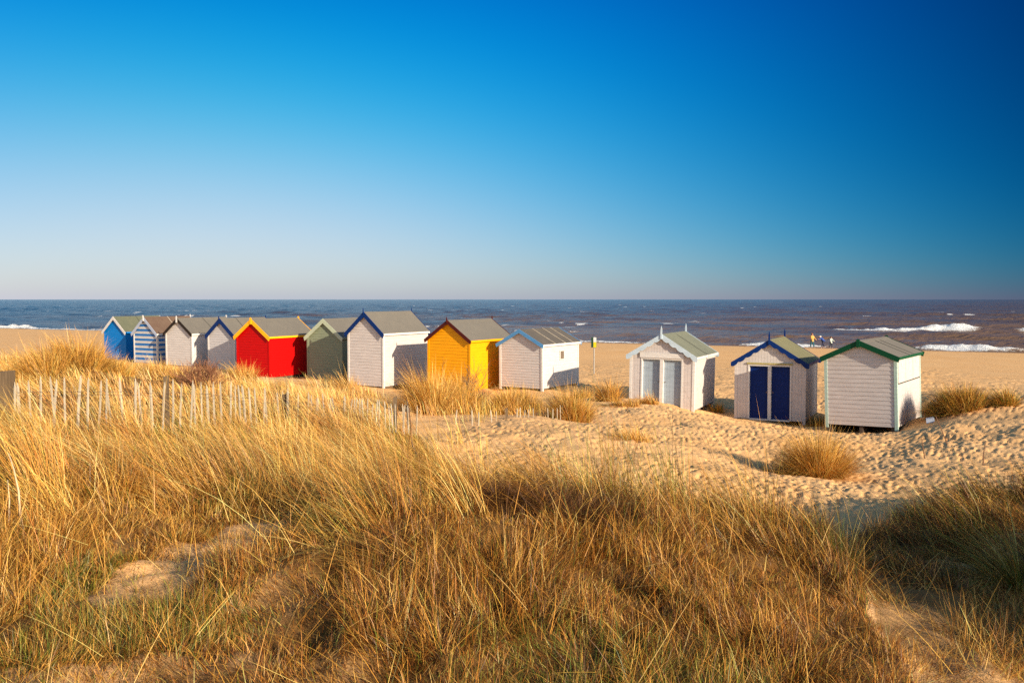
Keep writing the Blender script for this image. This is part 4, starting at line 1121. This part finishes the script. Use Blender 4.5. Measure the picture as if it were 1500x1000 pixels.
def fence(label, pts, step, jit, topfn, skip=0, posts=()):
    P = along(pts, step, jit)
    o = (P[0][0], P[0][1], gz(P[0][0], P[0][1]))
    root = tag(empty('paling_fence', o), label, 'fence')
    tops = []
    for i, (x, y) in enumerate(P):
        zt = topfn(x, y); tops.append((x, y, zt))
        if random.random() < skip: continue
        pale_at(x, y, zt + random.uniform(-.045, .045), root, o, random.uniform(.019, .030), random.gauss(0, .045), random.gauss(0, .03))
    for dz in (-.15, -.19, -.62):
        mb = MB()
        pts3 = [(x - o[0], y - o[1] + (-.022 if i % 2 else .022), z + dz - o[2] + random.uniform(-.006, .006)) for i, (x, y, z) in enumerate(tops)]
        mb.tube(pts3, .0022, 3, cap=False)
        mb.build('wire', M_WIRE, root, fix=False)
    for px, Y, w_, zt in posts:
        x = X_at(px, Y); y = Y + .06
        mb = MB(); zb = gz(x, y) - .3
        A_ = [(-w_ / 2, -w_ / 2), (w_ / 2, -w_ / 2), (w_ / 2, w_ / 2), (-w_ / 2, w_ / 2)]
        mb.loft([(a + x - o[0], b_ + y - o[1], zb - o[2]) for a, b_ in A_], [(a * .98 + x - o[0], b_ * .98 + y - o[1], zt - o[2] + .012 * a / w_) for a, b_ in A_])
        mb.build('post', M_POST, root)
    return root
def top_near(x, y):
    # stake tops follow the lie of the dune
    Ys = [8.7, 9.0, 9.25, 10.0, 11.6, 13.4, 14.3]; Zt = [2.92, 2.90, 2.88, 2.76, 2.42, 2.06, 1.93]
    return float(np.interp(y, Ys, Zt))
fence('weathered chestnut paling fence running across the straw dune from the left', FENCE, .103, .16, top_near, .03,
      posts=((-2, 8.95, .16, 2.985), (238, 9.7, .05, 2.86), (413, 11.2, .06, 2.46), (577, 13.75, .06, 2.10)))
def top_far(x, y): return float(np.interp(y, [15, 16.2, 17.6, 19.2], [1.70, 1.53, 1.38, 1.24]))
fence('half buried run of broken paling fence between sand and straw tufts', FENCE2, .16, .5, top_far, .55, posts=((742, 17.0, .055, 1.46),))

# ------------------------------------------------------------------ dead stems
M_STEM = plain('bleached_stem', (.58, .40, .22), .8, .35, 14)
def stem(label, pts, r0, mat=None, name='dead_stem'):
    mb = MB()
    P = [(X_at(px, Y), Y, CAMH - Y * (v - 438.5) / F) for px, v, Y in pts]
    o = P[-1]
    n = len(P)
    mb.tube([tuple(a - b_ for a, b_ in zip(p, o)) for p in P], [r0 * (.35 + .65 * i / (n - 1)) for i in range(n)], 6)
    ob = mb.build(name, mat or M_STEM, smooth=True); ob.location = o
    return tag(ob, label, 'dead stem')
stem('bent brown dead stalk rising out of the grass in the middle of the picture', [(594, 584, 9.0), (599, 603, 8.9), (601, 630, 8.7), (602, 650, 8.5), (609, 668, 8.2), (620, 690, 7.9), (632, 710, 7.6)], .013, M_TWIG)
stem('tall bleached dead stalk near the left edge of the picture', [(6, 665, 5.3), (13, 690, 5.25), (19, 722, 5.2), (20, 755, 5.15), (22, 800, 5.1)], .010)
stem('shorter bleached dead stalk at the left edge of the picture', [(3, 705, 5.2), (5, 735, 5.2), (3, 765, 5.15), (4, 815, 5.1)], .009)

# ------------------------------------------------------------------ sign on the beach
M_STEEL = plain('galvanised_post', (.30, .29, .27), .5, .2)
M_SIGNG = plain('dark_green_sign_face', (.02, .07, .04), .4, .1)
M_SIGNY = plain('yellow_sign_face', (.80, .68, .02), .4, .08)
M_SIGNW = plain('white_sign_face', (.80, .80, .78), .4, .08)
sx, sy = X_at(870.5, 45), 45.0
szg = gz(sx, sy)
sg = tag(empty('beach_sign', (sx, sy, szg), (0, 0, R(-28))), 'thin post with a small white and yellow sign on the empty beach', 'sign')
mb = MB(); mb.tube([(0, 0, -.3), (0, 0, 2.05)], .032, 10); mb.build('post', M_STEEL, sg)
mb = MB(); mb.box(-.16, .16, -.052, -.034, 1.50, 2.08); bd = mb.build('sign_board', M_SIGNG, sg)
mb = MB(); mb.box(-.02, .155, -.057, -.053, 1.505, 1.80); mb.build('yellow_panel', M_SIGNY, bd)
mb = MB(); mb.box(-.02, .155, -.057, -.053, 1.803, 2.075); mb.build('white_panel', M_SIGNW, bd)

# ------------------------------------------------------------------ bits lying about
mb = MB()
mb.loft([(-.11, -.010, 0), (.11, -.010, 0), (.10, -.010, .2), (-.11, -.010, .17)], [(-.11, .010, 0), (.11, .010, 0), (.10, .010, .2), (-.11, .010, .17)])
bx, by = X_at(1368, 22.6), 22.6
ob = mb.build('loose_board', P_GREYT); ob.location = (bx, by, gz(bx, by) - .02); ob.rotation_euler = (R(-24), R(-8), R(-25))
tag(ob, 'loose grey white board leaning on the sand in the shade beside the last hut', 'board')
for i, (px, v, Y, l, a, lab) in enumerate(((1396, 655, 16.6, .62, .5, 'thin brown stick standing in the trodden sand, the taller one'), (1362, 676, 15.0, .4, .2, 'short broken stick poking out of the sand by the right hand grass'),
                                 (1447, 690, 13.9, .4, -.1, 'small upright twig at the sandy edge of the right hand grass'))):
    x = X_at(px, Y); mb = MB()
    mb.tube([(0, 0, -.1), (l * math.sin(a) * -.5, .03, l * .5), (l * math.sin(a) * -1, .02, l)], [.012, .010, .006], 5)
    ob = mb.build('stick', M_TWIG); ob.location = (x, Y, gz(x, Y)); tag(ob, lab, 'stick')

# ------------------------------------------------------------------ people at the water's edge
SKIN = plain('skin', (.55, .30, .20), .6, .08)
def cloth(n, c): return plain(n, c, .85, .18, 18)
def skinned(name, joints, edges, mat, parent, root=0, lvl=2):
    """grow one continuous surface round a jointed skeleton"""
    me = bpy.data.meshes.new(name); me.from_pydata([j[0] for j in joints], edges, [])
    o = bpy.data.objects.new(name, me); COL.objects.link(o)
    mod = o.modifiers.new('skin', 'SKIN'); mod.use_smooth_shade = True
    for i, j in enumerate(joints):
        rr_ = j[1] if isinstance(j[1], tuple) else (j[1], j[1])
        me.skin_vertices[0].data[i].radius = rr_
        me.skin_vertices[0].data[i].use_root = (i == root)
    sub = o.modifiers.new('sub', 'SUBSURF'); sub.levels = lvl; sub.render_levels = lvl
    dg = bpy.context.evaluated_depsgraph_get()
    me2 = bpy.data.meshes.new_from_object(o.evaluated_get(dg))
    o.modifiers.clear(); o.data = me2; bpy.data.meshes.remove(me)
    me2.name = name; me2.materials.clear(); me2.materials.append(mat)
    o.parent = parent
    return o
def person(label, loc, rz, S, coat, trous, hairm, bend=0.0, arms=((.25, .15), (.25, .15)), stride=.12, hat=None, hood=False):
    """S = standing height in metres; bend = forward lean of the trunk in radians; facing -y"""
    root = tag(empty('person', loc, (0, 0, rz)), label, 'person')
    k = S / 1.75
    def p(x, y, z): return (x * k, y * k, z * k)
    pel = Vector((0, 0, .93)); cb, sb = math.cos(bend), math.sin(bend)
    def up(l, x=0, f=0): return Vector((x, pel.y - l * sb - f * cb, pel.z + l * cb - f * sb))
    chest = up(.32); neck = up(.52); head = up(.66, 0, .02); crown = up(.78, 0, .02)
    J = [(p(*pel), .13 * k)]
    E = []
    def add(v, r, par):
        J.append((p(*v), r * k if not isinstance(r, tuple) else (r[0] * k, r[1] * k))); E.append((par, len(J) - 1)); return len(J) - 1
    c_ = add(chest, (.15, .11), 0); n_ = add(neck, .055, c_); h_ = add(head, .092, n_); add(crown, .075, h_)
    f_ = add(head + Vector((0, -.10 * cb, -.10 * sb - .01)), .022, h_)          # nose
    hands = []
    for sgn, (fw, out_) in zip((-1, 1), arms):
        s_ = add(up(.46, sgn * .17), .062, c_)
        el = up(.46, sgn * (.17 + out_ * .5)) + Vector((0, -.26 * math.sin(fw), -.27 * math.cos(fw)))
        wr = el + Vector((sgn * out_ * .25, -.25 * math.sin(fw + .45), -.24 * math.cos(fw + .45)))
        e_ = add(el, .047, s_); w_ = add(wr, .032, e_); ha = wr + (wr - el).normalized() * .08
        hi = add(ha, (.036, .02), w_)
        dirv = (wr - el).normalized()
        for q in range(4): add(ha + dirv * (.075 + .012 * (q in (1, 2))) + Vector((0, (q - 1.5) * .018, 0)), .009, hi)
        add(ha + dirv * .03 + Vector((-sgn * .02, -.05, 0)), .010, hi)
        hands.append((s_, e_, w_))
        hp = add(Vector((sgn * .09, 0, .86)), .09, 0)
        kn = add(Vector((sgn * .10, -stride * sgn * .5 - .03, .48)), .062, hp)
        an = add(Vector((sgn * .10, stride * sgn * -.9, .08)), .042, kn)
        add(Vector((sgn * .11, stride * sgn * -.9 - .15, .035)), .04, an)
    body = skinned('body', J, E, SKIN, root)
    # clothes follow the body, a little larger
    Jc = [(J[0][0], .17 * k), (J[c_][0], (.185 * k, .15 * k)), (J[n_][0], .075 * k), (p(*up(-.16)), .165 * k)]; Ec = [(0, 1), (1, 2), (0, 3)]
    for s_, e_, w_ in hands:
        b0 = len(Jc); Jc += [(J[s_][0], .088 * k), (J[e_][0], .066 * k), (J[w_][0], .052 * k)]; Ec += [(1, b0), (b0, b0 + 1), (b0 + 1, b0 + 2)]
    skinned('jacket', Jc, Ec, coat, root)
    Jt = [(p(0, 0, .90), .14 * k)]; Et = []
    for sgn in (-1, 1):
        b0 = len(Jt)
        Jt += [(p(sgn * .09, 0, .82), .108 * k), (p(sgn * .10, -stride * sgn * .5 - .03, .48), .082 * k), (p(sgn * .10, -stride * sgn * .9, .10), .066 * k)]
        Et += [(0, b0), (b0, b0 + 1), (b0 + 1, b0 + 2)]
    skinned('trousers', Jt, Et, trous, root)
    hc = head + Vector((0, .035 * cb, .045))
    nm = 'hat' if hat else 'hair'
    skinned(nm, [(p(*hc), .098 * k), (p(*(hc + Vector((0, -.01, .075)))), .082 * k), (p(*(hc + Vector((0, .05, -.06)))), .07 * k)], [(0, 1), (0, 2)], hat or hairm, root)
    return root
HAIR = plain('brown_hair', (.06, .03, .015), .7)
HAIRR = plain('auburn_hair', (.28, .10, .04), .7)
def at_shore(px, Y): return (X_at(px, Y), Y, float(smooth_ground(np.array([X_at(px, Y)]), np.array([Y]))[0]) + .01)
person('person in a yellow and orange coat and teal trousers standing at the water edge', at_shore(1190.5, 99.0), R(20), 1.82, cloth('amber_coat', (.56, .30, .07)), cloth('teal_trousers', (.01, .10, .13)), HAIRR, arms=((.5, .2), (.4, .2)), stride=.2)
person('person in a blue jacket and pale hat bending forward on the beach', at_shore(1206.5, 99.5), R(-75), 1.75, cloth('blue_jacket', (.02, .07, .30)), cloth('dark_trousers', (.02, .02, .05)), HAIR, bend=.75, arms=((.9, .1), (1.1, .1)), stride=.3, hat=cloth('white_hat', (.6, .58, .57)))
person('small person in a white and green coat nearest the green trimmed roof', at_shore(1218.0, 99.5), R(30), 1.45, cloth('pale_coat', (.46, .50, .42)), cloth('black_trousers', (.02, .02, .03)), HAIR, arms=((.3, .2), (.5, .3)), stride=.15)
